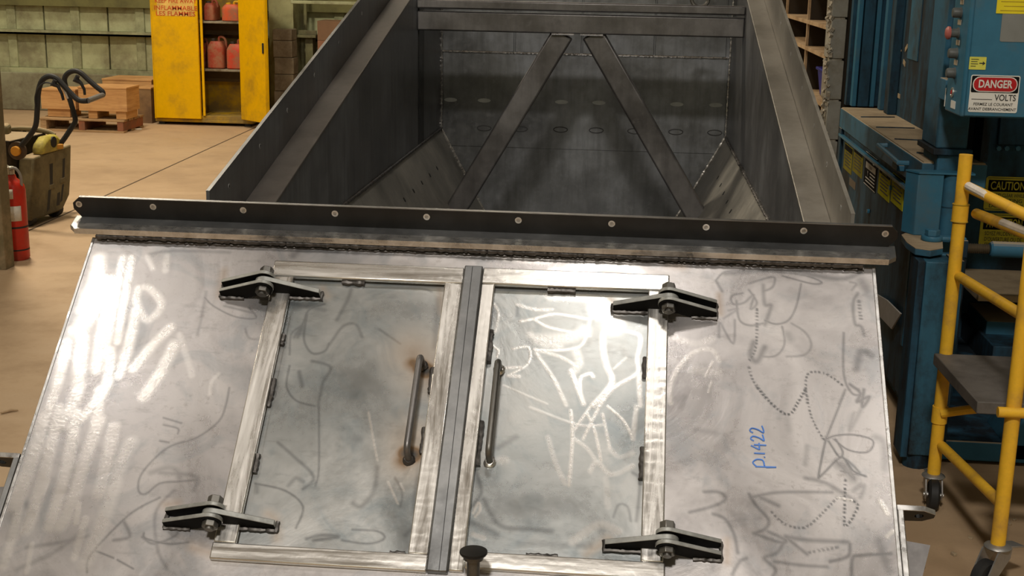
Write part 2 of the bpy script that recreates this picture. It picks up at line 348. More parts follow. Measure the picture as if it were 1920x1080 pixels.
# ---- marks on the sheet, traced strokes: (type, half width px, points) given in photo-zoom frames
def S(o, sc, pts): return [(o[0]+x/sc, o[1]+y/sc) for x, y in pts]
c3 = lambda *p: S((400,440), 3.376, p)
c4 = lambda *p: S((640,760), 3.0, p)
c5 = lambda *p: S((860,440), 3.374, p)
c6 = lambda *p: S((1200,440), 3.376, p)
c7 = lambda *p: S((1200,720), 3.0, p)
c1 = lambda *p: S((0,440), 3.0, p)
c2 = lambda *p: S((0,760), 3.0, p)
G, K, T_, B_ = 'grind', 'dark', 'rust', 'dots'
marks = [
 # grinder passes on the left sheet
 (G,20,.8,c1((590,270),(520,420),(440,540))), (G,16,.9,c1((560,130),(540,250),(470,420))), (G,13,.75,c1((640,250),(600,420),(540,760))),
 (G,9,.8,c1((690,130),(640,420),(590,680))), (G,9,.8,c1((740,130),(690,420),(660,600))), (G,11,.8,c1((770,420),(720,640),(670,790))),
 (G,9,.6,c1((780,300),(770,380),(830,480),(910,390),(840,300),(780,300))), (G,11,.75,c1((960,520),(860,620),(750,750))), (G,13,.8,c1((980,620),(900,780),(810,910))),
 (G,7,.4,c1((1010,560),(1050,680),(1080,790))), (G,12,.8,c1((620,650),(600,850),(480,1010),(400,1080))), (G,14,.7,c1((460,580),(430,900),(330,1080))),
 (G,11,.7,c1((380,600),(320,850),(240,1080))), (G,12,.7,c1((560,880),(540,1080))), (G,8,.5,c1((940,120),(930,200))), (G,6,.4,c1((830,120),(860,190))),
 (G,15,.7,c2((250,60),(180,300),(80,560))), (G,12,.7,c2((330,20),(240,420),(150,700))), (G,12,.75,c2((430,40),(380,330),(280,680))), (G,13,.7,c2((560,80),(480,300),(400,560),(340,680))),
 (G,13,.6,c2((640,120),(600,330),(560,500))), (G,14,.5,c2((740,210),(680,330),(600,600),(480,900))), (G,9,.6,c2((130,420),(80,700),(20,900))), (G,7,.6,c2((480,640),(420,860))), (G,5,.5,c2((180,780),(150,940))),
 (G,5,.7,c2((270,420),(240,500))), (G,6,.7,c2((440,560),(430,660))), (G,4,.4,c1((1230,780),(1190,830),(1180,900))),
 # bright smear on top of sheet and on right door
 (G,12,.8,c5((590,240),(760,215),(900,160),(1010,180))), (G,13,.8,c5((800,240),(900,190),(1060,200),(1140,250))), (G,8,.5,c5((280,150),(500,165),(700,150))),
 (G,3.2,.9,c5((390,535),(470,520),(600,490),(720,505),(830,520),(920,470))), (G,3.2,.8,c5((470,520),(560,570),(680,600),(830,630))), (G,3.2,.85,c5((830,520),(810,620),(760,700),(620,720),(480,715))),
 (G,4,.6,c5((480,715),(640,760),(740,820))), (G,6,.9,c5((940,560),(910,650),(930,800),(970,900),(950,960),(850,1070))), (G,4,.9,c5((940,580),(1060,600),(1150,640),(1130,780),(1130,870),(980,960),(890,1075))),
 (G,5,.9,c5((710,850),(790,1060))), (G,4,.9,c5((770,1000),(770,900),(830,870),(850,890))), (G,4,.6,c5((490,740),(600,900),(680,1070))), (G,2.5,.8,c5((340,710),(440,700),(440,800),(330,870))),
 (G,22,.75,c5((880,460),(960,500),(980,570))), (G,14,.5,c5((500,650),(700,640),(800,600))), (G,10,.5,c5((580,380),(800,390),(960,430))), (G,5,.7,c5((1140,870),(1150,1075))),
 (G,2,.9,c5((200,650),(215,690),(250,720),(240,760))), (G,3,.5,c5((200,400),(250,480),(230,600))), (G,3,.7,c5((300,830),(390,825))), (G,4,.7,c5((310,880),(380,885))), (G,2,.5,c5((280,940),(560,1060))), (G,2,.5,c5((980,840),(1060,770))), (G,8,.5,c5((450,620),(540,680),(640,690))),
 (G,4,.6,c5((370,430),(480,460),(590,460))), (G,9,.5,c5((740,720),(760,800),(720,860))),
 (G,3.5,.8,c4((1290,20),(1300,180),(1280,440))), (G,3,.8,c4((1400,0),(1310,130))), (G,3,.8,c4((1450,0),(1360,180))), (G,3,.8,c4((1380,30),(1430,150),(1460,300))), (G,3,.7,c4((1470,40),(1510,230))),
 (G,3,.8,c4((1500,0),(1590,80),(1640,180))), (G,5,.4,c4((1160,170),(1210,330),(1260,430))), (G,4,.5,c4((1310,180),(1380,230),(1430,300))), (G,5,.6,c4((1640,180),(1660,0))), (G,5,.5,c4((1400,360),(1440,310),(1520,380),(1640,330))), (G,5,.4,c4((1510,230),(1560,280),(1640,260))),
 (G,3,.5,c4((1060,0),(1330,100),(1480,100))), (G,6,.3,c4((1490,400),(1500,560))), (G,2,.8,c4((740,600),(770,540),(780,580),(750,620))), (G,5,.5,c4((740,720),(800,740))), (G,8,.5,c4((1300,760),(1450,660),(1560,700))),
 (G,1.5,.7,c4((150,30),(180,200),(200,300))), (G,1.5,.7,c4((260,420),(315,545))), (G,1.5,.5,c4((330,430),(350,470))), (G,8,.35,c4((790,260),(790,310))), (G,9,.5,c4((890,300),(920,300))),
 (G,5,.45,c5((1340,1070),(1340,950),(1400,830),(1500,740),(1600,730),(1650,800))), (G,8,.3,c5((1330,640),(1500,690),(1600,660))), (G,1.5,.7,c5((1610,800),(1560,900))), (G,1.2,.5,c5((1600,930),(1580,1000))), (G,10,.25,c5((1480,860),(1640,870))),
 # dark rubbed scribbles, right sheet
 (K,2.5,.6,c6((480,290),(540,235),(660,230),(900,240),(1050,260),(1150,300),(1090,310),(900,260))), (K,2.5,.55,c6((1020,310),(990,450),(940,540),(860,565),(790,540))), (K,3,.5,c6((690,310),(780,280),(850,270),(840,330),(780,360))),
 (K,3,.5,c6((610,420),(630,540),(700,575),(780,560))), (K,3,.5,c6((650,370),(580,390),(590,440),(660,430),(720,380),(700,470),(740,430),(690,350))), (K,2.5,.5,c6((900,580),(915,690),(860,765),(760,770))), (K,3,.4,c6((960,560),(1050,620),(1085,700),(1040,760),(930,770))),
 (B_,3,.7,c6((740,470),(735,700),(690,800))), (B_,3,.7,c6((690,840),(720,930),(800,1030),(830,1070))), (B_,2.5,.8,c6((1280,950),(1180,880),(1080,870),(1050,930),(1060,1070))), (K,3,.55,c6((1290,620),(1290,880),(1340,1000),(1400,1010),(1420,980))), (K,3,.5,c6((1300,980),(1260,1070))),
 (K,4,.5,c6((1380,370),(1350,430),(1360,560),(1400,580),(1420,640))), (B_,4,.6,c6((1385,420),(1400,540))), (K,4,.45,c6((500,560),(500,650))), (K,3,.45,c6((510,560),(590,690),(600,540))), (K,7,.5,c6((720,680),(700,760),(740,800),(790,710))), (K,5,.45,c6((780,320),(790,440),(830,450),(790,570))),
 (K,10,.3,c6((930,630),(950,660))), (K,4,.5,c6((480,290),(520,360))), (K,3,.4,c6((560,480),(620,470),(530,530))), (K,7,.5,c6((540,245),(900,225),(1250,280),(1400,240))), (K,12,.45,c6((1400,290),(1440,360))), (K,3,.4,c6((1330,300),(1370,310),(1340,350))), (K,9,.5,c6((1460,760),(1400,740),(1370,850))),
 (B_,3,.9,c7((660,20),(720,90),(800,160),(850,165),(890,100),(930,30))), (B_,2,.8,c7((935,40),(960,170),(1000,260),(1040,320))), (K,2.5,.6,c7((1150,50),(1090,200),(1045,310))), (K,4,.6,c7((1180,0),(1240,50),(1220,100),(1290,70),(1250,130),(1260,30))),
 (K,2.6,.75,c7((1045,310),(1005,510),(1020,515),(1110,425),(1150,420),(1200,490),(1270,520))), (K,2.2,.7,c7((1050,310),(1100,290),(1200,285),(1300,310),(1310,350),(1270,385),(1170,370),(1090,310))), (K,2.6,.7,c7((1060,320),(1120,410),(1140,380),(1100,310))),
 (K,12,.5,c7((1120,450),(1170,490),(1200,530))), (K,3,.6,c7((1100,430),(1210,540),(1150,420),(1240,510),(1130,490))), (B_,2.6,.9,c7((1155,540),(1150,700),(1155,805),(1225,680),(1120,640))), (K,5,.45,c7((930,530),(1050,560),(1210,660))),
 (K,4,.5,c7((360,605),(450,610),(480,650),(400,690),(280,720))), (K,4,.5,c7((410,730),(480,760),(530,850),(550,950))), (K,4,.5,c7((620,640),(780,610),(1080,610))), (K,4,.55,c7((615,620),(650,680),(720,760),(710,810),(650,840))), (K,5,.5,c7((680,640),(780,685))),
 (B_,2.5,.7,c7((740,720),(800,780),(880,810),(960,790),(1110,640))), (K,4,.5,c7((640,840),(780,890),(820,880),(720,830))), (K,5,.5,c7((820,860),(950,880),(1170,890))), (K,4,.5,c7((830,870),(940,960))), (B_,3,.5,c7((950,950),(1110,920))), (K,4,.6,c7((1180,900),(1170,970),(1070,1000))), (K,4,.5,c7((760,1000),(900,1020),(1050,1030))),
 (K,4,.5,c7((810,890),(770,950),(700,980),(760,1040),(750,1080))), (K,4,.6,c7((1190,1080),(1195,980),(1250,965),(1410,955))), (K,4,.5,c7((520,1070),(560,1000),(600,980))), (K,5,.3,c7((1200,170),(1180,260),(1250,130))), (K,9,.35,c7((1330,300),(1370,330),(1380,480))), (K,5,.35,c7((1240,560),(1200,600),(1260,570),(1240,640))),
 (K,7,.25,c7((210,90),(250,70),(230,130))), (K,7,.25,c7((320,260),(430,275))), (K,8,.2,c7((830,200),(840,260))), (K,6,.3,c7((940,350),(930,450))), (K,10,.4,c7((1340,880),(1400,1050))), (G,5,.8,c7((1350,660),(1390,730))), (G,4,.8,c7((1390,860),(1420,830))), (G,1.5,.9,c7((1110,640),(1190,655))),
 # left sheet scribbles
 (K,2.6,.5,c2((1290,-100),(1270,0),(1230,90),(1110,180),(960,230),(860,310),(790,400),(780,480),(820,500),(900,440),(1000,430),(1110,420))), (K,5,.35,c2((900,380),(1100,400),(1090,480))), (K,2.5,.5,c2((920,70),(1020,100))), (K,2.5,.5,c2((920,110),(1000,130),(1000,160))), (K,2.5,.5,c2((900,200),(950,210))),
 (K,4,.35,c2((980,480),(900,560),(870,650),(890,820),(940,920))), (K,2.6,.55,c2((490,940),(500,860),(600,740),(750,600),(900,520))), (K,2.5,.6,c2((810,720),(820,750),(950,780),(1060,770))), (K,5,.35,c2((150,800),(350,770),(500,735))), (K,6,.3,c2((100,920),(300,830),(480,700))), (K,1.6,.6,c2((540,820),(640,860))), (K,1.6,.6,c2((660,870),(750,920))),
 (K,7,.3,c2((850,380),(960,350),(1010,400))), (K,2,.5,c1((1150,350),(1200,400),(1320,460),(1440,470),(1400,410))), (K,3,.4,c1((1260,400),(1340,420),(1420,440))), (K,3,.35,c1((1380,530),(1400,580),(1450,590))), (K,4,.3,c1((1160,320),(1130,480),(1110,560))), (K,4,.45,c2((640,760),(730,740),(700,660))), (K,3,.5,c2((800,740),(870,780),(1000,720),(920,660))), (K,9,.3,c2((60,560),(80,680),(60,740))), (K,8,.35,c2((150,560),(180,600))),
 (K,9,.5,c1((1650,120),(1700,80),(1800,80),(1900,90))), (K,5,.35,c1((840,110),(980,90),(1290,100))), (K,6,.4,c5((0,150),(150,160),(340,170))),
 # left door
 (K,2.6,.5,c3((480,750),(490,620),(560,560),(600,470),(700,430))), (K,3,.5,c3((590,500),(570,650),(620,740),(700,730),(730,680))), (K,4,.4,c3((730,690),(820,570),(900,560),(940,640))), (K,2.5,.55,c3((480,820),(460,950),(520,1040),(640,1075))), (K,4,.45,c3((620,790),(740,830),(690,930),(660,1070))), (K,5,.5,c3((560,950),(540,860))), (K,5,.4,c3((870,330),(850,400),(780,530))),
 (K,3,.5,c3((840,320),(1000,325),(1300,330),(1380,350))), (K,5,.45,c3((510,640),(560,570),(530,640))), (K,3,.35,c3((1050,590),(1180,680))), (K,6,.3,c3((480,420),(700,470))), (K,2.6,.6,c2((1430,430),(1600,470),(1700,560),(1660,680))), (K,4,.45,c2((1560,200),(1640,270),(1760,390),(1700,460))), (K,2.6,.5,c2((1790,0),(1790,340),(1770,440))), (K,4,.6,c2((1720,740),(1800,720),(1900,730),(1760,750))),
 (K,2.6,.6,c4((0,750),(150,770),(240,740),(200,700),(60,690))), (K,6,.4,c4((200,340),(180,470),(110,560),(60,540))), (K,6,.5,c4((430,400),(410,520),(420,650),(360,720))), (K,3,.4,c4((300,400),(340,480),(330,560))), (K,9,.3,c4((70,180),(100,180))), (K,5,.4,c2((1440,440),(1440,480))), (K,5,.4,c2((1620,440),(1660,400),(1700,420))),
 (K,10,.35,c3((470,500),(440,700),(400,900),(390,1075))), (K,8,.35,c3((1420,400),(1400,700))),
 # right door dark
 (K,4,.5,c4((740,320),(780,440),(780,500),(720,580))), (K,6,.5,c4((800,520),(850,620),(920,680),(1080,690),(1180,700))), (K,7,.45,c4((700,640),(840,700),(870,720))), (K,3,.4,c4((1530,620),(1560,550),(1610,560),(1630,640))), (K,4,.45,c4((1640,370),(1680,420),(1660,640))), (K,7,.35,c4((880,230),(930,200),(980,170))),
 (K,6,.4,c5((190,330),(220,480),(170,620))), (K,4,.4,c5((370,430),(370,500))), (K,7,.35,c4((1000,770),(1400,780))),
 # heat tint and rust about the welds
 (T_,19,.55,c3((1260,800),(1350,860))), (T_,15,1.0,c3((1310,825),(1345,850))), (T_,44,.30,c3((1260,740),(1370,880))), (T_,42,.28,c4((385,180),(385,290))), (T_,15,1.0,c4((365,262),(400,270))), (T_,19,.6,c4((350,300),(410,270))),
 (T_,9,.2,c3((690,330),(720,380))), (T_,8,.2,c3((70,230),(40,380))), (T_,8,.2,c2((930,560),(1000,550))), (T_,9,.2,c2((1500,600),(1550,640),(1550,740))), (T_,9,.2,c4((1380,830),(1500,740))), (T_,7,.2,c7((490,880),(490,1000))), (T_,6,.2,c6((500,380),(510,500))), (T_,7,.2,c5((960,400),(1000,450))), (T_,9,.2,c2((1080,800),(1180,830))), (T_,8,.2,c3((1430,330),(1450,480))), (T_,6,.2,c3((1440,600),(1400,900))), (T_,9,.2,c5((1310,180),(1420,200))),
]
def add_marks(P, off):                    # P: (N,2) sheet coordinates of the vertices
    at_ = {k: np.zeros(len(P)) for k in ('grind', 'dark', 'rust')}
    scale = 1/880.0
    for ty, wpx, amt, pts in marks:
        Q = [Vector((*uv(x, y), 0)) for x, y in pts]
        if len(Q) > 2: Q = smoothpath(Q, 5)
        W = max(wpx, 2.2)*scale*1.0; A = np.array([(q.x, q.y) for q in Q]); lo, hi = A.min(0)-2*W, A.max(0)+2*W
        idx = np.nonzero((P[:,0] > lo[0]) & (P[:,0] < hi[0]) & (P[:,1] > lo[1]) & (P[:,1] < hi[1]))[0]
        if len(idx) == 0: continue
        p = P[idx]; best = np.full(len(idx), 9.); along = np.zeros(len(idx)); run = 0.
        for a, b in zip(A[:-1], A[1:]):
            ab = b-a; L2 = ab @ ab + 1e-12; tt = np.clip(((p-a) @ ab)/L2, 0, 1); dd = np.hypot(*(p - a - tt[:,None]*ab).T)
            k = dd < best; best[k] = dd[k]; along[k] = run + tt[k]*math.sqrt(L2); run += math.sqrt(L2)
        hard = {'grind': .45, 'dark': .2, 'dots': .5, 'rust': 0.}[ty]
        f = np.clip((1.25*W-best)/(W*(1.25-hard)), 0, 1)
        if ty == 'rust': f = np.clip(1-best/(2*W), 0, 1)**1.3
        if ty == 'dots': f *= (np.sin(along*2*PI/.0085) > -.2)
        if ty == 'grind' and W > .007: f *= .90+.10*np.sin(along*2*PI/.009+rng.uniform(0, 6))
        key = 'dark' if ty == 'dots' else ty
        at_[key][idx] = np.maximum(at_[key][idx], f*amt)
    return at_
def sheet(name, u0, u1, v0, v1, mat, parent, wv=0., th=.008, cut=(), step=.0026, warp=0.):
    nu, nv = int((u1-u0)/step)+1, int((v1-v0)/step)+1
    U, V = np.meshgrid(np.linspace(u0, u1, nu), np.linspace(v0, v1, nv)); P = np.stack([U.ravel(), V.ravel()], 1)
    Z = wv + warp*np.sin(P[:,0]*9+1)*np.sin(P[:,1]*7)
    co = np.array(PO)[None] + P[:,:1]*np.array((1,0,0)) + P[:,1:]*np.array(TV) + Z[:,None]*np.array(NV)
    i = np.arange(nu*nv).reshape(nv, nu); q = np.stack([i[:-1,:-1], i[1:,:-1], i[1:,1:], i[:-1,1:]], -1).reshape(-1, 4)
    cen = P[q].mean(1); keep = np.ones(len(q), bool)
    for a0, a1, b0, b1 in cut: keep &= ~((cen[:,0] > a0) & (cen[:,0] < a1) & (cen[:,1] > b0) & (cen[:,1] < b1))
    q = q[keep]
    nb = len(co); ex = []
    for (a, b) in ((u0, v0), (u1, v0), (u1, v1), (u0, v1)):
        for ww in (wv, wv-th): ex.append(np.array(PO) + a*np.array((1,0,0)) + b*np.array(TV) + ww*np.array(NV))
    co = np.vstack([co, ex]) - np.array(wloc(parent))
    sq = [[nb+2*k, nb+2*((k+1) % 4), nb+2*((k+1) % 4)+1, nb+2*k+1] for k in range(4)]
    if not cut: sq.append([nb+1, nb+3, nb+5, nb+7])
    me = bpy.data.meshes.new(name); me.from_pydata(co.tolist(), [], q.tolist()+sq)
    me.polygons.foreach_set('use_smooth', [True]*len(q) + [False]*len(sq))
    for k, arr in add_marks(P, 0).items():
        a = me.attributes.new(k, 'FLOAT', 'POINT'); a.data.foreach_set('value', np.concatenate([arr, np.zeros(8)]).astype(np.float32))
    me.materials.append(mat); o = bpy.data.objects.new(name, me); COL.objects.link(o); o.parent = parent; return o
LD = (-.731, -.392, .089, .716); RD = (-.285, .049, .088, .704)
fp = sheet('front_plate', UL, UR, 0, VB, MP, hop, cut=(LD, RD), warp=.0012)
fp['label'] = 'sloped bare steel front plate with grinder swirls and scribbled smears'
MB(PM).box((UL-.004, 0, -.010), (UL+.0025, VB, .002)).build('cut_edge', EDGE, hop, .001)
MB(PM).box((UR-.0025, 0, -.010), (UR+.005, VB, .0025)).build('cut_edge', EDGE, hop, .001)
doors = []
for nm, D, lab in (('door', LD, 'left access door, blue grey plate with rusty handle welds'), ('door', RD, 'right access door, grey plate covered in bright grinder scribbles')):
    o = sheet(nm, D[0]-.006, D[1]+.006, D[2]-.006, D[3]+.006, MD, hop, wv=-.007, warp=.0015); o['label'] = lab; doors.append(o)
def fbar(u0, u1, v0, v1, h, mat, parent, w0=.0005, name='frame_bar'):
    return MB(PM).box((u0, v0, w0), (u1, v1, h)).build(name, mat, parent, .0025)
Ld, Rd = doors
fbar(-.776, -.354, .050, .091, .012, GROUNDH, Ld)
fbar(-.771, -.727, .0915, .7155, .011, GROUNDV, Ld)
fbar(-.772, -.354, .716, .750, .012, GROUNDH, Ld)
fbar(-.393, -.354, .0915, .7155, .011, GROUNDV, Ld)
fbar(-.313, .090, .047, .089, .012, GROUNDH, Rd)
fbar(.046, .089, .0895, .7035, .011, GROUNDV, Rd)
fbar(-.283, .092, .704, .738, .012, GROUNDH, Rd)
fbar(-.313, -.284, .0895, .745, .011, GROUNDV, Rd)
fbar(-.3535, -.3135, .046, .750, .016, GREYBAR, hop, name='center_strip')
MB(PM).bar((-.336, .05, .0162), (-.329, .75, .0162), .0012, .0012).build('scribed_line', BLACKST, hop)
# tack welds along the bars
def tack(pts, r, mat, parent, name='weld_bead', M=PM):
    for a, b in pts:
        mb = MB(M)
        a, b = Vector(a), Vector(b); L = (b-a).length; k = max(3, int(L/.005)); 
        P = [a + (b-a)*(i/k) + Vector(rng.uniform(-.0006, .0006, 3)) for i in range(k+1)]
        mb.tube(P, [r*rng.uniform(.7, 1.25) for _ in P], 6)
        mb.build(name, mat, parent)
for (a, b) in (((-.724, .235, -.001), (-.724, .262, -.001)), ((-.724, .345, -.001), (-.724, .41, -.001)), ((-.724, .52, -.001), (-.724, .56, -.001)), ((-.62, .094, -.001), (-.57, .094, -.001)), ((-.395, .30, -.001), (-.395, .36, -.001)), ((-.395, .44, -.001), (-.395, .50, -.001)), ((-.43, .713, -.001), (-.40, .713, -.001))):
    tack([(a, b)], .0055, WELD, Ld)
for (a, b) in (((-.17, .092, -.001), (-.11, .092, -.001)), ((-.281, .2, -.001), (-.281, .28, -.001)), ((-.281, .42, -.001), (-.281, .52, -.001)), ((.043, .25, -.001), (.043, .30, -.001)), ((.043, .46, -.001), (.043, .53, -.001)), ((-.17, .701, -.001), (-.11, .701, -.001))):
    tack([(a, b)], .0055, WELD, Rd)
# door handles: bent rod
for D, u, v0, v1, lab in ((Ld, -.419, .292, .512, None), (Rd, -.257, .294, .508, None)):
    hp = [(u, v0, -.006), (u, v0, .022)] + [(u, v0+.016*(1-math.cos(k*PI/8)), .022+.016*math.sin(k*PI/8)) for k in range(1, 5)]
    hp += [(u, v1-.016*(1-math.cos(k*PI/8)), .022+.016*math.sin(k*PI/8)) for k in range(4, 0, -1)] + [(u, v1, .022), (u, v1, -.006)]
    MB(PM).tube(hp, .0068, 12).build('door_handle', TUBE if D is Ld else BOLT, D)
    for vv in (v0, v1):
        MB(PM).lathe([(.013, 0), (.0125, .003), (.008, .007)], (u, vv, -.006), (0, 0, 1), 12).build('weld_bead', WELD if D is Ld else WELDB, D, jitter=.0012)
# hinges
def arm_profile(L, hp=.043, rr=.022):
    P = [(L, .0), (L, .024)]
    a0 = R(70)
    for k in range(9):
        a = a0 + (PI+R(20)-a0)*k/8; P.append((rr*math.cos(a), hp+rr*math.sin(a)))
    P += [(-rr*.55, .018), (.02, .0125), (.046, .0)]
    return P
def hinge(u, v, side, parent, flip):
    """side: sense of the two fork arms along u; the single arm goes the other way onto the door"""
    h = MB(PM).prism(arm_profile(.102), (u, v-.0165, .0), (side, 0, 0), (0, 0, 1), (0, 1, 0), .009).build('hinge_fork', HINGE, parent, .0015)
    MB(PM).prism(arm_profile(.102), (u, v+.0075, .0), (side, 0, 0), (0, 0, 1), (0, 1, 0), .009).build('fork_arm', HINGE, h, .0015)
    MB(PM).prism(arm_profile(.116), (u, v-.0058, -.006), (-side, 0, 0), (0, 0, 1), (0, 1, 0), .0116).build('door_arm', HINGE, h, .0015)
    MB(PM).cyl((u, v-.033, .043), (u, v+.034, .043), .0085, 14).build('bolt_shank', BOLT, h)
    MB(PM).cyl((u, v-.034, .043), (u, v-.0185, .043), .0155, 6).build('bolt_head', BOLT, h, .0012)
    MB(PM).cyl((u, v+.018, .043), (u, v+.030, .043), .0155, 6).build('bolt_nut', BOLT, h, .0012)
    MB(PM).cyl((u, v+.0166, .043), (u, v+.0185, .043), .019, 16).build('washer', HINGE, h)
    tack([((u+side*.102, v-.018, .003), (u+side*.102, v+.018, .003)), ((u+side*.05, v+.018, .002), (u+side*.104, v+.018, .002)), ((u-side*.117, v-.012, -.003), (u-side*.117, v+.012, -.003)), ((u-side*.04, v+.008, -.003), (u-side*.117, v+.008, -.003))], .0045, WELD, h)
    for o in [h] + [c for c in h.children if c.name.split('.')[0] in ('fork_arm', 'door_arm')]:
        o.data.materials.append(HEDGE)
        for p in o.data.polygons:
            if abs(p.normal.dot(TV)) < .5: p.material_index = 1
    return h
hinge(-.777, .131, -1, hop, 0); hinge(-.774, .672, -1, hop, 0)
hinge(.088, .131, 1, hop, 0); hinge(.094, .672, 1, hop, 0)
# blue paint-pen number along the sheet, reading upward
BLUEINK = simple('blue_paint_pen', (.09, .23, .66), .5)
def stroke(pts):                            # pts in text space: x along writing, y up; -> sheet
    return [(.285 - y*.030, .490 - x*.030, .0008) for x, y in smoothpath3(pts)]
def smoothpath3(pts):
    return [(q.x, q.y) for q in smoothpath([Vector((x, y, 0)) for x, y in pts], 4)] if len(pts) > 2 else pts
glyphs = [[(0,.0),(.05,-.65)], [(.05,-.6),(.02,.7)], [(.02,.6),(.3,.85),(.55,.6),(.5,.2),(.1,.1)], [(.72,.1),(.76,.06)],
          [(1.0,.75),(1.0,.05)], [(1.55,.95),(1.3,.45),(1.35,.4),(1.75,.42)], [(1.62,.75),(1.62,-.05)],
          [(1.9,.75),(2.05,.95),(2.25,.8),(2.15,.4),(1.95,.1),(2.1,.1),(2.4,.18)], [(2.5,.8),(2.65,1.0),(2.85,.85),(2.75,.45),(2.55,.12),(2.75,.1),(3.05,.2)]]
mb = MB(PM)
for g in glyphs: mb.tube(stroke(g), .0016, 6)
mb.build('paint_pen_number', BLUEINK, hop)
# ---- front rim angle
RT = R(13.0); RD_ = Vector((0, math.cos(RT), math.sin(RT))); RN = Vector((0, -math.sin(RT), math.cos(RT)))
FX0, FX1 = -1.256, .565; FO = Vector((0, 2.785, 1.004))
ch = .022
led = MB().prism([(FX0+.012, 0), (FX1-.012, 0), (FX1+.006, .018), (FX1+.012, .074), (FX0-.012, .074), (FX0-.004, .018)], FO, (1,0,0), RD_, RN, .012).build('rim_ledge', GREYBAR, hop, .002)
led['label'] = 'horizontal ledge of front rim angle, dark with a bright ground front strip'
MB().prism([(FX0+.012, -.0005), (FX1-.012, -.0005), (FX1-.004, .030), (FX0-.002, .030)], FO+RN*.0121, (1,0,0), RD_, RN, .0008).build('ground_strip', EDGE, hop)
MB().prism([(FX0+.012, 0), (FX1-.012, 0), (FX1-.012, -.0012), (FX0+.012, -.0012)], FO, (1,0,0), RD_, RN, .0128).build('ground_lip', EDGE, hop)
UO = FO + RD_*.066 + RN*.012
hx = [at(px, py, 2.84).x for px, py in ((148,379),(287,385),(456,391),(628,398),(800,405),(972,411),(1147,418),(1324,425),(1507,432),(1660,437))]
up_poly = [(FX0+.004, 0), (FX1-.004, 0), (FX1+.013, .020), (FX1+.013, .034), (FX1, .048), (FX0+.004, .048), (FX0-.012, .034), (FX0-.012, .020)]
flange = MB().prism(up_poly, UO, (1,0,0), RN, RD_, .008, [(x, .031, .0075, .0068) for x in hx]).build('rim_flange', BLACKST, hop)  # near-black colour stands in for the dark floor it reflects
flange['label'] = 'upright rim flange with its dark reflection painted in and a row of bolt holes'
for x in hx:
    o = UO + Vector((x, 0, 0)) + RN*.031
    MB().lathe([(.0076, -.0006), (.0076, .008), (.0045, .008), (.0045, -.0006)], o, RD_, 12).build('hole_sleeve', EDGE, flange)
MB().prism([(FX0+.004, .0478), (FX1, .0478), (FX1, .0492), (FX0+.004, .0492)], UO-RD_*.0003, (1,0,0), RN, RD_, .0085).build('flange_edge', GREYBAR, hop)
tack([((UL+.01, 2.789, .999), (.50, 2.789, .998))], .006, WELD, hop, M=Matrix.Identity(4))
tack([((UL+.02, .006, .001), (UR-.02, .006, .001))], .005, WELD, hop)
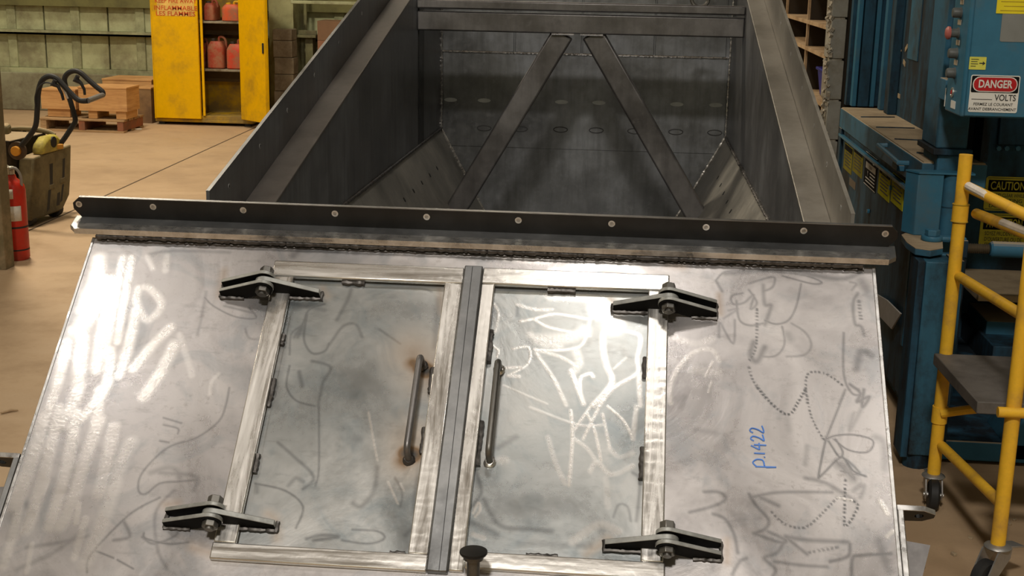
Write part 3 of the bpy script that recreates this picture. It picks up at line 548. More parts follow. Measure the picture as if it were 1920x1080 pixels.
# ---- hopper body
XL, XR, UXL, UXR = -.89, .421, -.967, .486
YB, YF = 6.0, 2.90
def zl(y): return 1.018 + (y-3.2)*math.tan(RT) if True else 0       # ledge height at depth y
ZB = .878
for nm, xi, xo, s in (('left', XL, UXL, -1), ('right', XR, UXR, 1)):
    e = .006
    # inner wall
    MB().hexa([(xi, YF, .60), (xi+s*e, YF, .60), (xi+s*e, YF, zl(YF)), (xi, YF, zl(YF)), (xi, YB, ZB-.3), (xi+s*e, YB, ZB-.3), (xi+s*e, YB, zl(YB)), (xi, YB, zl(YB))]).build('side_wall', HOPIN, hop, .001)
    MB().hexa([(xi-s*.001, YF, zl(YF)), (xo, YF, zl(YF)), (xo, YF, zl(YF)+.008), (xi-s*.001, YF, zl(YF)+.008), (xi-s*.001, YB, zl(YB)), (xo, YB, zl(YB)), (xo, YB, zl(YB)+.008), (xi-s*.001, YB, zl(YB)+.008)]).build('side_ledge', RIM if s < 0 else RIMLIT, hop, .002)
    poly = [(YF, zl(YF)), (YB, zl(YB)), (YB, zl(YB)+.152), (YF, zl(YF)+.142)]
    hs = [(y, zl(y)+.095, .007, .007) for y in (3.05, 3.32, 3.60, 3.92, 4.26, 4.62, 5.0, 5.4, 5.8)]
    pl = MB().prism(poly, (xo, 0, 0), (0,1,0), (0,0,1), (s,0,0), .008, hs).build('side_flange', RIMLIT if s > 0 else HOPIN, hop)
    MB().hexa([(xo-s*.0006, YF, zl(YF)+.1415), (xo+s*.0086, YF, zl(YF)+.1415), (xo+s*.0086, YF, zl(YF)+.143), (xo-s*.0006, YF, zl(YF)+.143), (xo-s*.0006, YB, zl(YB)+.1515), (xo+s*.0086, YB, zl(YB)+.1515), (xo+s*.0086, YB, zl(YB)+.153), (xo-s*.0006, YB, zl(YB)+.153)]).build('flange_edge', GREYBAR if s < 0 else CHUTE, hop)
    for hy, hz, _, _ in hs:
        MB().lathe([(.0072, -.0006), (.0072, .008), (.004, .008), (.004, -.0006)], (xo, hy, hz), (s, 0, 0), 10).build('hole_sleeve', EDGE, pl)
    # chute plate from the wall foot down to the throat
    xc = -.2345
    dz = .55; dx = dz/1.82
    MB().slab([(xi, YF+.05, ZB), (xi, YB, ZB), (xi-s*dx, YB, ZB-dz), (xi-s*dx, YF+.05, ZB-dz)][::(1 if s < 0 else -1)], .008).build('chute_plate', CHUTE, hop)
    tack([((xi-s*.004, YF+.3, ZB+.002), (xi-s*.004, YB-.01, ZB+.002))], .0055, WELD, hop, M=Matrix.Identity(4))
    tack([((xi-s*.006, YB-.006, ZB), (xi-s*dx, YB-.006, ZB-dz))], .006, WELDB, hop, M=Matrix.Identity(4))
    tack([((xi-s*.004, YB-.006, ZB), (xi-s*.004, YB-.006, zl(YB)))], .005, WELDB, hop, M=Matrix.Identity(4))
    # vertical stiffener at the cross beam
    if s < 0: MB().box((xi, 5.37, ZB-.02), (xi+.003, 5.50, zl(5.4))).build('wall_stiffener', BLACKST, hop)
    for k in range(7):                                            # bolt holes left open in the chute
        y = 4.3+.2*k
        q = Vector((xi, y, ZB)) + Vector((-s*.06, 0, -.06*1.82))
        nrm = Vector((-s*1.82, 0, 1)).normalized() 
        MB().lathe([(.009, 0), (.009, .0015), (.006, .0015)], q, nrm, 10).build('plug_hole', BLACKST, hop)
MB().box((XL, YB, .3), (XR, YB+.008, zl(YB)+.14)).build('back_wall', HOPBACK, hop)
MB().box((XL+.3, YF, .26), (XR-.3, YB, .33)).build('trough_floor', HOPIN, hop)
MB().box((XL, YF-.01, .30), (XR, YF, .93)).build('front_bulkhead', HOPIN, hop)
# plates let into the top of the back wall
zs = at(1000, 100, YB).z
bx = [at(px, 95, YB).x for px in (829, 965, 1091, 1227)] + [XR-.02]
for a, b in zip(bx, bx[1:]):
    MB().box((a+.003, YB-.007, zs+.004), (b-.003, YB+.001, zs+.42)).build('back_panel', HOPBACK, hop, .002)
MB().box((XL+.01, YB-.003, at(1000, 278, YB).z), (XR-.01, YB+.001, zs-.002)).build('back_panel', HOPBACK, hop, .002)
tack([((bx[0], YB-.006, zs), (XR-.01, YB-.006, zs))], .0045, WELDB, hop, M=Matrix.Identity(4))
PALEOVAL = simple('pale_oval', (.44, .45, .44), .35, .7)
SLOTD = simple('slot_ring', (.075, .075, .075), .5, .4)
def oval(cx_, cz_, a, b): return [(cx_+a*math.cos(2*PI*k/18)**1, cz_+b*math.sin(2*PI*k/18)) for k in range(18)]
for px in (845, 908, 983, 1053, 1123, 1269, 1342):
    q = at(px, 187+.02*(px-845), YB)
    MB().prism(oval(q.x, q.z, .030, .0095), (0, YB-.003, 0), (1,0,0), (0,0,1), (0,-1,0), .002).build('pale_oval', PALEOVAL, hop)  # row of thin pale ovals on the back wall
for px in (908, 976, 1051, 1118, 1190, 1267, 1340):
    q = at(px, 240+.02*(px-908), YB)
    MB().tube([(x, YB-.004, z) for x, z in oval(q.x, q.z, .032, .012)], .0022, 6, closed=True).build('slot_ring', SLOTD, hop)
# cross beam and bracing
YM = 5.33
z0, z1, z2 = at(1085, 64, YM).z, at(1085, 25, YM).z, at(1085, 5, YM).z
MB().box((XL, YM, z0), (XR, YM+.09, z1-.004)).build('cross_beam', TUBE, hop, .006)
MB().box((XL, YM-.014, z1+.006), (XR, YM+.066, z2)).build('cross_beam', TUBE, hop, .006)
for (ax, bx_) in ((1056, 852), (1110, 1302)):
    p, q = at(ax, 62, YM+.03), at(bx_, 398, YM+.03); p.y = q.y = YM+.045
    MB().bar(p, q + (q-p).normalized()*.03, .088, .062, (0, -1, 0)).build('diagonal_brace', TUBE, hop, .008)
    MB().tube([(p.x-.045, YM, z0-.002), (p.x+.045, YM, z0-.002)], .004, 6).build('weld_bead', WELDB, hop)
# lifting eye on the beam
q = at(1313, 2, YM)
MB().tube([(q.x+.034*math.cos(a*PI/8), YM+.03, z2+.026+.034*math.sin(a*PI/8)) for a in range(16)], .008, 8, closed=True).build('lifting_eye', BOLT, hop)
# lugs at the foot of the front plate
for u, s in ((UR+.006, 1), (UL-.006, -1)):
    v0 = .556 if s > 0 else .548
    MB(PM).box((min(u, u+s*.012), v0, -.05), (max(u, u+s*.012), v0+.32, .002)).build('lug_strap', EDGE if s > 0 else GREYBAR, hop, .002)
    pl = [(0, .0), (.05, .0), (.074, -.014), (.074, -.030), (.055, -.046), (0, -.05)]
    MB(PM).prism(pl, (u, v0, .002), (s,0,0), (0,0,1), (0,1,0), .009, [(.045, -.024, .009, .009)]).build('lug_tab', BLACKST, hop)
    MB(PM).prism([(0, .0), (.05, .0), (.074, -.014), (.074, -.016), (.05, -.0022), (0, -.0022)], (u, v0-.0006, .0026), (s,0,0), (0,0,1), (0,1,0), .0102).build('lug_edge', EDGE, hop)
    MB(PM).prism([(.013, .055), (.064, .062), (.020, .20), (.013, .21)], (u, v0, -.035), (s,0,0), (0,1,0), (0,0,-1), .006).build('gusset', TUBE, hop)
# latch pin standing in front of the plate foot
q = at(888, 1033, 2.2); zt = q.z
MB().lathe([(.0245, zt-.006), (.026, zt-.003), (.0255, zt-.0), (.022, zt+.0005)], (q.x, 2.2, 0), n=28).build('latch_cap', BLACKST, hop)
MB().lathe([(.012, .36), (.012, zt-.016), (.0185, zt-.0155), (.020, zt-.006)], (q.x, 2.2, 0), n=20).build('latch_pin', BOLT, hop)
# stand below (mostly out of the picture)
for x in (XL+.02, XR-.08):
    for y in (3.1, 5.7): MB().box((x, y, 0), (x+.06, y+.08, .60)).build('stand_leg', TUBE, hop, .004)
for x in (UL+.1, UR-.16):
    zt2 = PO.z + TV.z*1.0
    MB().box((x, 2.02, 0), (x+.06, 2.08, zt2-.01)).build('stand_leg', TUBE, hop, .004)
for x in (XL, XR): MB().box((x-.03, 2.05, .20), (x+.03, 5.8, .26)).build('stand_rail', TUBE, hop, .004)

#@@BACKGROUND
def onpl(x, y, p, n):
    d = ROT @ Vector(((x-CX)/FPX, (y-CY)/FPX, 1.0)); return CAMP + d*((Vector(p)-CAMP).dot(n)/d.dot(n))
# ================================================================== FLAMMABLES CABINET
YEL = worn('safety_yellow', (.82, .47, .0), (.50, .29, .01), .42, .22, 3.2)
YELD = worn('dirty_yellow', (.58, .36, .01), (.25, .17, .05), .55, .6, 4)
BLK = simple('black_rubber', (.02, .02, .02), .6)
SHELFM = worn('shelf_grey', (.30, .27, .20), (.13, .10, .06), .6, .4, 6)
SHELFSHADE = simple('under_shelf_shade', (.085, .055, .02), .7)
cy0 = 12.95
cxl, cxr = at(288, 150, cy0).x, at(472, 150, cy0).x
cab = thing('safety_cabinet', ((cxl+cxr)/2, cy0+.23, 0), 'tall yellow flammables cabinet with one door open, standing against pale green wall', 'cabinet')
sh = .035
MB().box((cxl, cy0, .06), (cxl+sh, cy0+.46, 1.68)).build('side_panel', YEL, cab, .004)
MB().box((cxr-sh, cy0, .06), (cxr, cy0+.46, 1.68)).build('side_panel', YEL, cab, .004)
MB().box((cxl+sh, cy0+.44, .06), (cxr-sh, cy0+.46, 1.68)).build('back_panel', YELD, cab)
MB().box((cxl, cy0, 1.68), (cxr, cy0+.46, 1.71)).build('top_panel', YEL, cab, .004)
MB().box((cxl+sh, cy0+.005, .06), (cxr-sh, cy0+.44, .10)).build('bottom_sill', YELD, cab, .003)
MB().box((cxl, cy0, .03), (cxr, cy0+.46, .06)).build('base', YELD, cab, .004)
for x in (cxl+.03, cxr-.09):
    for y in (cy0+.02, cy0+.38): MB().box((x, y, 0), (x+.06, y+.06, .03)).build('foot', BLK, cab)
shz = [at(410, 130, cy0+.03).z, at(410, 40, cy0+.03).z]
for z in shz:
    MB().box((cxl+sh+.001, cy0+.03, z-.022), (cxr-sh-.001, cy0+.43, z)).build('shelf', SHELFM, cab, .003)
    MB().box((cxl+sh+.001, cy0+.30, z-.145), (cxr-sh-.001, cy0+.31, z-.022)).build('shelf_shade_strip', SHELFSHADE, cab)  # dark strip painted as the shade under each shelf
zb, zt_ = at(330, 222, cy0-.03).z, 1.66
dl = MB().box((cxl+.022, cy0-.038, zb), (at(374, 120, cy0-.03).x, cy0-.002, zt_)).build('cabinet_door', YEL, cab, .006)
dl['label'] = 'closed left leaf with faded red warning lettering'
MB().box((cxl, cy0-.012, .06), (cxl+.02, cy0-.001, 1.68)).build('door_frame', YEL, cab, .003)
x0 = at(377, 120, cy0-.02).x
MB().box((x0, cy0-.015, .10), (x0+.026, cy0-.001, 1.68)).build('centre_post', YEL, cab, .003)
# open right leaf: hinged at the right of the opening, swung out past square
hx_ = at(452, 120, cy0-.05).x; ang = R(-40); lw = .46
Mh = Matrix.Translation((hx_, cy0-.05, 0)) @ Matrix.Rotation(ang, 4, 'Z')
zb2 = at(455, 224, cy0-.05).z
dr = MB(Mh).box((0, -.018, zb2), (lw, .018, zt_)).build('cabinet_door', YEL, cab, .006)
dr['label'] = 'open right leaf with slam latch'
MB(Mh).box((lw-.05, -.026, .76), (lw-.025, -.018, .86)).build('latch', BLK, dr, .003)
MB(Mh).box((lw-.012, -.024, zb2+.02), (lw-.002, -.018, zt_-.02)).build('door_lip', YEL, dr, .002)
MB(Mh).cyl((-.006, 0, zb2), (-.006, 0, zt_), .009, 10).build('hinge_pin', YELD, dr)
REDINK = simple('faded_red_ink', (.55, .09, .02), .6)
PALEBAND = simple('pale_label_band', (.72, .47, .12), .6)
tc = at(329, 10, cy0-.039)
MB().box((tc.x-.19, cy0-.0392, at(329, 30, cy0-.039).z), (tc.x+.19, cy0-.0388, at(329, -22, cy0-.039).z)).build('label_band', PALEBAND, dl)
for k, (s_, py) in enumerate((('KEEP FIRE AWAY', 2), ('INFLAMMABLE', 15.5), ('LES FLAMMES', 26))):
    p = at(329, py, cy0-.039); wdt = {14: .92, 11: 1.12}[len(s_)]
    text(s_, .062, (p.x, cy0-.0395, p.z), (1,0,0), (0,0,1), REDINK, dl, bold=.012, wid=wdt)
# red fuel cans
def jerry(name, px0, px1, pyb, pyt, Y, col, label, flip=1, dep=.24, capc=None):
    p0, p1 = at(px0, pyb, Y), at(px1, pyb, Y); top = at((px0+px1)/2, pyt, Y).z
    z0 = shz[0] if pyb > 100 else shz[1]; z0 += .001
    wd = (p1.x-p0.x); H = top-z0; cx_ = (p0.x+p1.x)/2
    r = thing(name, (cx_, Y+dep/2, z0), label, 'fuel can', 'red fuel cans in the yellow cabinet')
    red = worn('can_red_%s' % (col[0],), col, (.30, .13, .07), .5, .5, 9)
    mb = MB(); b2 = bmesh.new()
    rings = []
    for zz, sx_, sy_ in ((0, .9, .9), (.04, 1, 1), (.60, 1, 1), (.72, .97, .97), (.86, .72, .86), (.9, .62, .8)):
        ring = []
        for k in range(24):
            a = 2*PI*k/24; c_, s_ = math.cos(a), math.sin(a); e = .35
            ring.append(mb.v((cx_ + wd/2*sx_*math.copysign(abs(c_)**e, c_), Y+dep/2 + dep/2*sy_*math.copysign(abs(s_)**e, s_), z0+zz*H)))
        rings.append(ring)
    for A, B in zip(rings, rings[1:]):
        for j in range(24): mb.bm.faces.new((A[j], A[(j+1) % 24], B[(j+1) % 24], B[j]))
    mb.bm.faces.new(rings[0]); mb.bm.faces.new(rings[-1]); b2.free()
    mb.build('can_body', red, r)
    hy = Y+dep/2
    MB().tube(smoothpath([(cx_+flip*wd*.05, hy, z0+.88*H), (cx_+flip*wd*.08, hy, z0+1.02*H), (cx_+flip*wd*.3, hy, z0+1.02*H), (cx_+flip*wd*.44, hy, z0+.9*H), (cx_+flip*wd*.46, hy, z0+.68*H)], 4), .013, 8).build('can_handle', capc or red, r)
    MB().cyl((cx_-flip*wd*.2, hy-.03, z0+.88*H), (cx_-flip*wd*.22, hy-.03, z0+.99*H), .024, 14).build('can_cap', simple('can_cap_dark', (.05, .04, .03), .6) if not capc else capc, r)
YCAP = simple('can_cap_yellow', (.62, .40, .02), .5)
jerry('fuel_can', 380.5, 402, 39, 2, cy0+.06, (.30, .055, .03), 'dull red fuel can on upper cabinet shelf, left one')
jerry('fuel_can', 414, 449, 40.5, 5, cy0+.05, (.62, .10, .035), 'bright orange red fuel can with yellow handle on upper cabinet shelf', capc=YCAP)
jerry('fuel_can', 366, 385, 130, 76, cy0+.12, (.24, .02, .008), 'dark red fuel can half hidden behind the closed cabinet door')
jerry('fuel_can', 387.5, 420, 131, 72, cy0+.06, (.36, .055, .03), 'tall dusty red fuel can in middle of lower cabinet shelf')
jerry('fuel_can', 423.5, 456, 132, 78, cy0+.05, (.58, .06, .03), 'bright red fuel can at right of lower cabinet shelf, beside open door')

# ================================================================== PALLET AND CRATES
WOOD = NT('crate_pine'); n = WOOD.noise(3, 6, .6, stretch=(1.2, 1.2, 14)); n2 = WOOD.noise(5, 4)
cc = WOOD.ramp(n, [(.3, (.40, .20, .07)), (.55, (.56, .31, .12)), (.75, (.64, .38, .16))])
WOOD = WOOD.set(WOOD.mix(WOOD.val(n2, .55, .75, 0, .5), cc, (.30, .14, .06)), .7, 0)
WOODG = worn('weathered_pallet_wood', (.46, .30, .155), (.26, .165, .085), .8, .45, 5, stretch=(1, 6, 6))
WOODD = worn('dark_crate_wood', (.28, .17, .08), (.15, .09, .05), .8, .5, 4)
REDW = worn('red_stained_wood', (.34, .12, .06), (.2, .1, .06), .8, .5, 6)
pf = 12.15
pxl, pxr = at(76, 240, pf).x, at(231, 240, pf).x
pal = thing('wooden_pallet', ((pxl+pxr)/2, pf+.26, 0), 'weathered wooden pallet under two pine crates, near back wall', 'pallet')
hz = .125
for k, x in enumerate((pxl, (pxl+pxr)/2-.03, pxr-.06)):
    MB().box((x, pf, .018), (x+.06, pf+.52, hz-.018)).build('stringer', REDW if k else WOODG, pal, .003)
for k in range(4):
    y = pf-.005+k*.14
    MB().box((pxl-.01, y, hz-.018), (pxr+.01, y+.105, hz+rng.uniform(0, .003))).build('deck_board', WOODG, pal, .002)
for y in (pf-.004, pf+.21, pf+.42): MB().box((pxl-.005, y, 0), (pxr+.005, y+.10, .018)).build('bottom_board', WOODG, pal, .002)
hz += .003
def crate(name, x0, x1, y0, y1, z0, z1, label, mat, feet=(), group='pine crates by the back wall'):
    r = thing(name, ((x0+x1)/2, (y0+y1)/2, z0), label, 'crate', group)
    zb_ = z0
    if feet:
        zb_ = z0+.075
        for f in feet: MB().box((f[0], y0+.02, z0), (f[1], y1-.02, zb_)).build('crate_foot', WOOD, r, .003)
    nb = 1; hh = (z1-zb_-.018)/nb
    for k in range(nb):
        a, b = zb_+k*hh+.001, zb_+(k+1)*hh-.001
        MB().box((x0, y0, a), (x1, y0+.02, b)).build('board', mat, r, .0015)
        MB().box((x0, y1-.02, a), (x1, y1, b)).build('board', mat, r, .0015)
        MB().box((x0, y0+.02, a), (x0+.02, y1-.02, b)).build('board', mat, r, .0015)
        MB().box((x1-.02, y0+.02, a), (x1, y1-.02, b)).build('board', mat, r, .0015)
    MB().box((x0-.004, y0-.004, z1-.018), (x1+.004, y1+.004, z1)).build('lid', WOOD, r, .002)
    return r
y0 = pf+.02
a, b = at(147.5, 190, y0).x, at(237.5, 190, y0).x
crate('pine_crate', a, b, y0, y0+.33, hz, at(190, 163, y0).z, 'wide pine crate on the pallet, nearest the yellow cabinet', WOOD, ((a+.08, a+.17), (b-.12, b-.02)))
a2, b2_ = at(77, 190, y0+.06).x, at(141.5, 190, y0+.06).x
crate('pine_crate', a2, min(b2_, a-.03), y0+.06, y0+.36, hz, at(110, 167, y0+.06).z, 'small pine crate on the pallet, behind sweeper handlebar', WOOD, ((a2+.05, b2_-.07),))
a, b = at(192, 158, 13.35).x, at(284, 158, 13.35).x
crate('long_crate', a, b, 13.35, 13.80, 0.0, at(230, 148, 13.35).z, 'old long crate behind the pine crates, only its top showing', WOOD, group=None)
a, b = at(258, 200, 13.0).x, at(284, 200, 13.0).x
b = min(b, cxl-.02)
crate('narrow_box', a, b, 13.0, 13.32, 0.0, at(270, 164, 13.0).z, 'dull brown narrow box between pine crates and yellow cabinet', WOODD, group=None)
# scrap of paper by pallet
q = atz(259, 243); o = MB().boxr((q.x, q.y, .006), (.07, .05, .010), .4).build('paper_scrap', simple('scrap_white', (.6, .55, .45), .8), None, .002); tag(o, 'small pale scrap lying on floor beside the pallet', 'scrap')

# ================================================================== GREEN COLUMN, BLOCKS, BOXES RIGHT OF CABINET
GCOL = worn('column_green', (.36, .37, .20), (.19, .18, .10), .6, .5, 3)
yc = 13.45
xa, xb = at(505, 90, yc).x, at(551, 90, yc).x
st = struct(MB().box((xa, yc, 0), (xb, yc+.012, 6.4)).box((xb-.012, yc+.012, 0), (xb, yc+.3, 6.4)).box((xb-.1, yc+.3, 0), (xb+.03, yc+.312, 6.4)).build('trim_1', GCOL)); 
BLOCKG = worn('grey_block', (.26, .22, .155), (.15, .12, .08), .9, .5, 6)
yk = 13.22; zz = 0.0
hts = [.17, .175, .17, .17, .17, .115]
names = ['bottom', 'second from bottom', 'third from bottom', 'third from top', 'second from top', 'thin topmost']
for k, h_ in enumerate(hts):
    xo = rng.uniform(-.006, .006)
    o = MB().boxr(((at(531, 120, yk).x)+xo, yk+.10, zz+h_/2), (at(549, 120, yk).x-at(513, 120, yk).x, .19, h_-.004), rng.uniform(-.03, .03)).build('concrete_block', BLOCKG, None, .006)
    tag(o, '%s grey block of the stack beside green steel column' % names[k], 'block', 'grey blocks stacked by the green column'); zz += h_
PIPE = worn('conduit_green', (.25, .25, .13), (.13, .12, .07), .6, .5, 5); RUST = worn('rusty_iron', (.075, .03, .015), (.04, .025, .015), .8, .5, 8)
p = at(573, 60, 13.7)
o = MB().cyl((p.x, 13.7, 0), (p.x, 13.7, 3.2), .018, 12).build('conduit_pipe', PIPE); tag(o, 'slim green conduit rising up the wall beside the steel column', 'pipe')
p = at(563, 40, 13.78)
o = MB()
for k in range(14): o.boxr((p.x+rng.uniform(-.01, .01), 13.80, .15+k*.12), (.05, .05, .13), rng.uniform(-.3, .3), 0, rng.uniform(-.2, .2))
o = o.build('rusty_chain_bar', RUST, None, .01); o['kind'] = 'stuff'; tag(o, 'rust brown flaking bar between steel column and conduit', 'bar')
p, q = at(557, 70, 13.6), at(594, 60, 13.6)
o = thing('wall_bracket', ((p.x+q.x)/2, 13.7, p.z), 'green steel bracket shelf on wall left of brown boxes', 'bracket')
MB().box((p.x, 13.55, p.z), (q.x, 13.84, p.z+.03)).build('bracket_plate', PIPE, o, .004)
MB().box((p.x, 13.58, p.z+.03), (q.x, 13.60, p.z+.075)).build('bracket_rail', PIPE, o, .004)
MB().box((at(576,90,13.7).x, 13.62, 0), (at(590,90,13.7).x, 13.75, p.z)).build('bracket_post', PIPE, o, .004)
CARD = simple('brown_cardboard', (.20, .115, .065), .8, 0, .2, 4)
CARD2 = simple('red_brown_cardboard', (.30, .14, .08), .8, 0, .2, 4)
yb = 13.4
xa, xb = at(595, 60, yb).x, at(648, 60, yb).x
zm, zt2 = at(600, 76, yb).z, at(600, 39, yb).z
for z0_, z1_, mt, lb in ((0, zm-.30, CARD, 'plain brown carton at bottom of stack behind hopper rim'), (zm-.30, zm-.001, CARD2, 'reddish brown carton in the middle of stack behind hopper rim'), (zm, zt2, CARD, 'dark brown carton on top of stack behind hopper rim')):
    r = thing('brown_carton', ((xa+xb)/2, yb+.18, z0_), lb, 'carton', 'brown cartons stacked behind the hopper')
    MB().box((xa, yb, z0_), (xb, yb+.36, z1_-.004)).build('carton_body', mt, r, .003)
    for s in (0, 1): MB().box((xa+.001, yb+.182*s+.001, z1_-.004), (xb-.001, yb+.182*s+.176, z1_)).build('top_flap', mt, r)
MB().box((at(545, 5, 13.35).x, 13.35, at(600, 8, 13.35).z), (at(760, 5, 13.35).x, 13.40, at(600, 2, 13.35).z)).build('wall_rail', PALE2, wall, .004)

# ================================================================== FLOOR SWEEPER
TAN = worn('dusty_olive_plastic', (.20, .165, .085), (.10, .085, .05), .75, .5, 5, dust=(.36, .27, .16))
DRK = worn('dirty_black_plastic', (.016, .012, .008), (.035, .025, .015), .8, .4, 6, dust=(.34, .26, .16))
YEL2 = worn('dirty_lime_yellow', (.48, .40, .07), (.22, .18, .06), .6, .5, 9)
ORA = simple('orange_knob', (.62, .28, .03), .5)
P0, P1 = atz(60, 427, 0), atz(123, 404, 0)
av = (P1-P0).normalized(); bv = Vector((-av.y, av.x, 0)); aw = (P1-P0).length
if bv.x > 0: bv = -bv
sw = thing('floor_sweeper', P0+av*aw/2+bv*.3, 'dusty walk-behind floor sweeper with black loop handlebar, left behind fire extinguisher', 'sweeper')
Z_ = Vector((0,0,1))
face = []
for x, y in ((63,296),(84,288),(118,276),(134,270),(133,330),(131,365),(118,398),(108,398),(94,404),(80,414),(60,424),(57,400)):
    p = onpl(x, y, P0, bv); face.append(((p-P0).dot(av), max(p.z, .04)))
MB().prism(face, P0, av, Z_, bv, .10).build('dust_bin', TAN, sw, .012)
for q4 in (((93,308),(99,306),(99,345),(94,347)), ((118,298),(122,296),(121,331),(117,334)), ((91,357),(96,355),(93,392),(88,398)), ((117,346),(120,345),(117,376),(113,380)), ((108,362),(113,360),(112,384),(106,386))):
    P = [onpl(x, y, P0-bv*.001, bv) for x, y in q4]
    MB().slab(P, .004).build('moulded_slot', BLK, sw)
for x, y in ((97,350),(117,338)):
    p = onpl(x, y, P0, bv); MB().bar(p-av*.03, p+av*.03, .012, .03).build('bin_catch', TAN, sw, .004)
bt = max(f[1] for f in face)
prof = []
for x, y in ((66,296),(63,286),(55,277),(42,269),(24,264),(0,262)):
    p = onpl(x, y, P0, av); prof.append(((p-P0).dot(bv), p.z))
zl_ = prof[-1][1]
prof = [(.101, .10)] + [(max(b_, .101), z_) for b_, z_ in prof[1:]] + [(.62, zl_), (.72, zl_-.08), (.74, .10)]
MB().prism(prof, P0-av*.005, bv, Z_, av, aw+.01).build('body_shell', DRK, sw, .008)
bk = P0+av*(aw*.96)
MB().tube(smoothpath([onpl(x, y, bk, av) for x, y in ((-10,247),(18,243),(40,241),(70,243),(92,248),(102,254))], 5), .016, 10).build('cover_hoop', TAN, sw)
MB().cyl(onpl(46, 252, bk, av), onpl(46, 243, bk, av), .012, 8).build('hoop_post', DRK, sw)
p = onpl(4, 250, P0+av*.0, av); MB().boxr(onpl(3, 243, P0+av*.3, av), (.10, .14, .07), .3).build('filter_housing', TAN, sw, .02)
MB().prism([(.16, bt-.02), (.17, bt+.04), (.25, bt+.085), (aw-.06, bt+.085), (aw+.02, bt+.03), (aw+.02, bt-.02)], P0-bv*.012, av, Z_, bv, .075).build('motor_head', YEL2, sw, .02)
p = P0+av*(aw*.72)+Z_*(bt+.045)-bv*.013
MB().cyl(p+bv*.01, p-bv*.004, .035, 14).build('head_port', BLK, sw)
MB().boxr(p+av*.07-Z_*.035, (.05, .05, .03), .4).build('yellow_tab', ORA, sw, .005)
for d_ in (.05, .52):
    for a_ in (.02, aw-.07): MB().cyl(P0+bv*d_+av*a_+Z_*.05, P0+bv*d_+av*(a_+.05)+Z_*.05, .05, 16).build('wheel', BLK, sw)
pl = P0-av*.02; pr = P0+av*(aw*.93)
lt = [onpl(x, y, pl, av) for x, y in ((40,273),(56,254),(67,235),(70,203),(72,172),(79,151),(92,143),(106,147),(118,159),(130,172),(142,184),(152,189),(164,189))]
rt_ = [onpl(x, y, pr, av) for x, y in ((100,294),(109,276),(122,258),(133,241),(141,228),(139,214),(132,190),(124,165),(121,148),(128,137),(141,133),(153,138),(166,150),(181,163),(192,172),(193,178))]
MB().tube(smoothpath(lt, 4), .0165, 10).build('handle_tube', BLK, sw)
MB().tube(smoothpath(rt_, 4), .0165, 10).build('handle_tube', BLK, sw)
MB().tube(smoothpath([lt[-1]-bv*.0, lt[-1]*.66+rt_[-1]*.34, lt[-1]*.33+rt_[-1]*.67, rt_[-1]], 4), .0165, 10).build('cross_grip', simple('worn_grey_grip', (.14, .13, .12), .5), sw)
for P_, pln, q1, q2 in ((lt, pl, ((104,150),(100,158),(109,162),(116,176),(119,188)), ((98,160),(112,158),(108,150))), (rt_, pr, ((146,142),(142,150),(152,156),(158,168),(159,178)), ((138,148),(150,150),(148,140)))):
    MB().tube([onpl(x, y, pln-av*.02, av) for x, y in q1], [.014, .022, .011, .009, .008], 8).build('brake_lever', BLK, sw)
MB().tube(smoothpath([onpl(x, y, pl-av*.025, av) for x, y in ((98,157),(84,155),(72,165),(66,182),(67,200))], 4), .005, 6).build('brake_cable', BLK, sw)
MB().tube(smoothpath([onpl(x, y, pl+av*.03, av) for x, y in ((112,158),(120,170),(127,185))], 4), .006, 6).build('brake_cable', simple('white_cable', (.55, .5, .42), .5), sw)
p = onpl(31, 283, pl, av); MB().cyl(p+av*.02, p-av*.02, .030, 16).build('pivot_knob', ORA, sw, .004); MB().cyl(p+av*.025, p-av*.0, .055, 18).build('pivot_disc', simple('pivot_brown', (.075, .05, .03), .7), sw)

# ================================================================== POST AND FIRE EXTINGUISHER
POSTM = worn('painted_post', (.16, .13, .07), (.30, .22, .13), .7, .4, 3)
pp = atz(4, 506, 0)
st = struct(MB().box((pp.x-.16, pp.y, 0), (pp.x+.022, pp.y+.10, 6.4)).build('trim_2', POSTM, None, .004))
RED = worn('extinguisher_red', (.50, .028, .014), (.30, .05, .03), .35, .25, 5)
WHT = simple('label_white', (.60, .56, .48), .6); CHR = simple('dull_chrome', (.55, .52, .46), .35, .8); GRY = simple('hose_grey', (.22, .20, .17), .5)
ep = atz(31, 485, 0); er = .073
ex = thing('fire_extinguisher', (ep.x, ep.y, 0), 'red fire extinguisher with white labels standing on floor beside the post', 'fire extinguisher')
eh = at(31, 338, ep.y).z
MB().lathe([(er*.9, 0), (er, .012), (er, eh-.06), (er*.93, eh-.03), (er*.70, eh-.005), (er*.42, eh+.012), (er*.34, eh+.03)], (ep.x, ep.y, 0), n=28).build('cylinder', RED, ex)
MB().lathe([(er*1.008, .055), (er*1.008, .063)], (ep.x, ep.y, 0), n=28).build('base_band', BLK, ex)
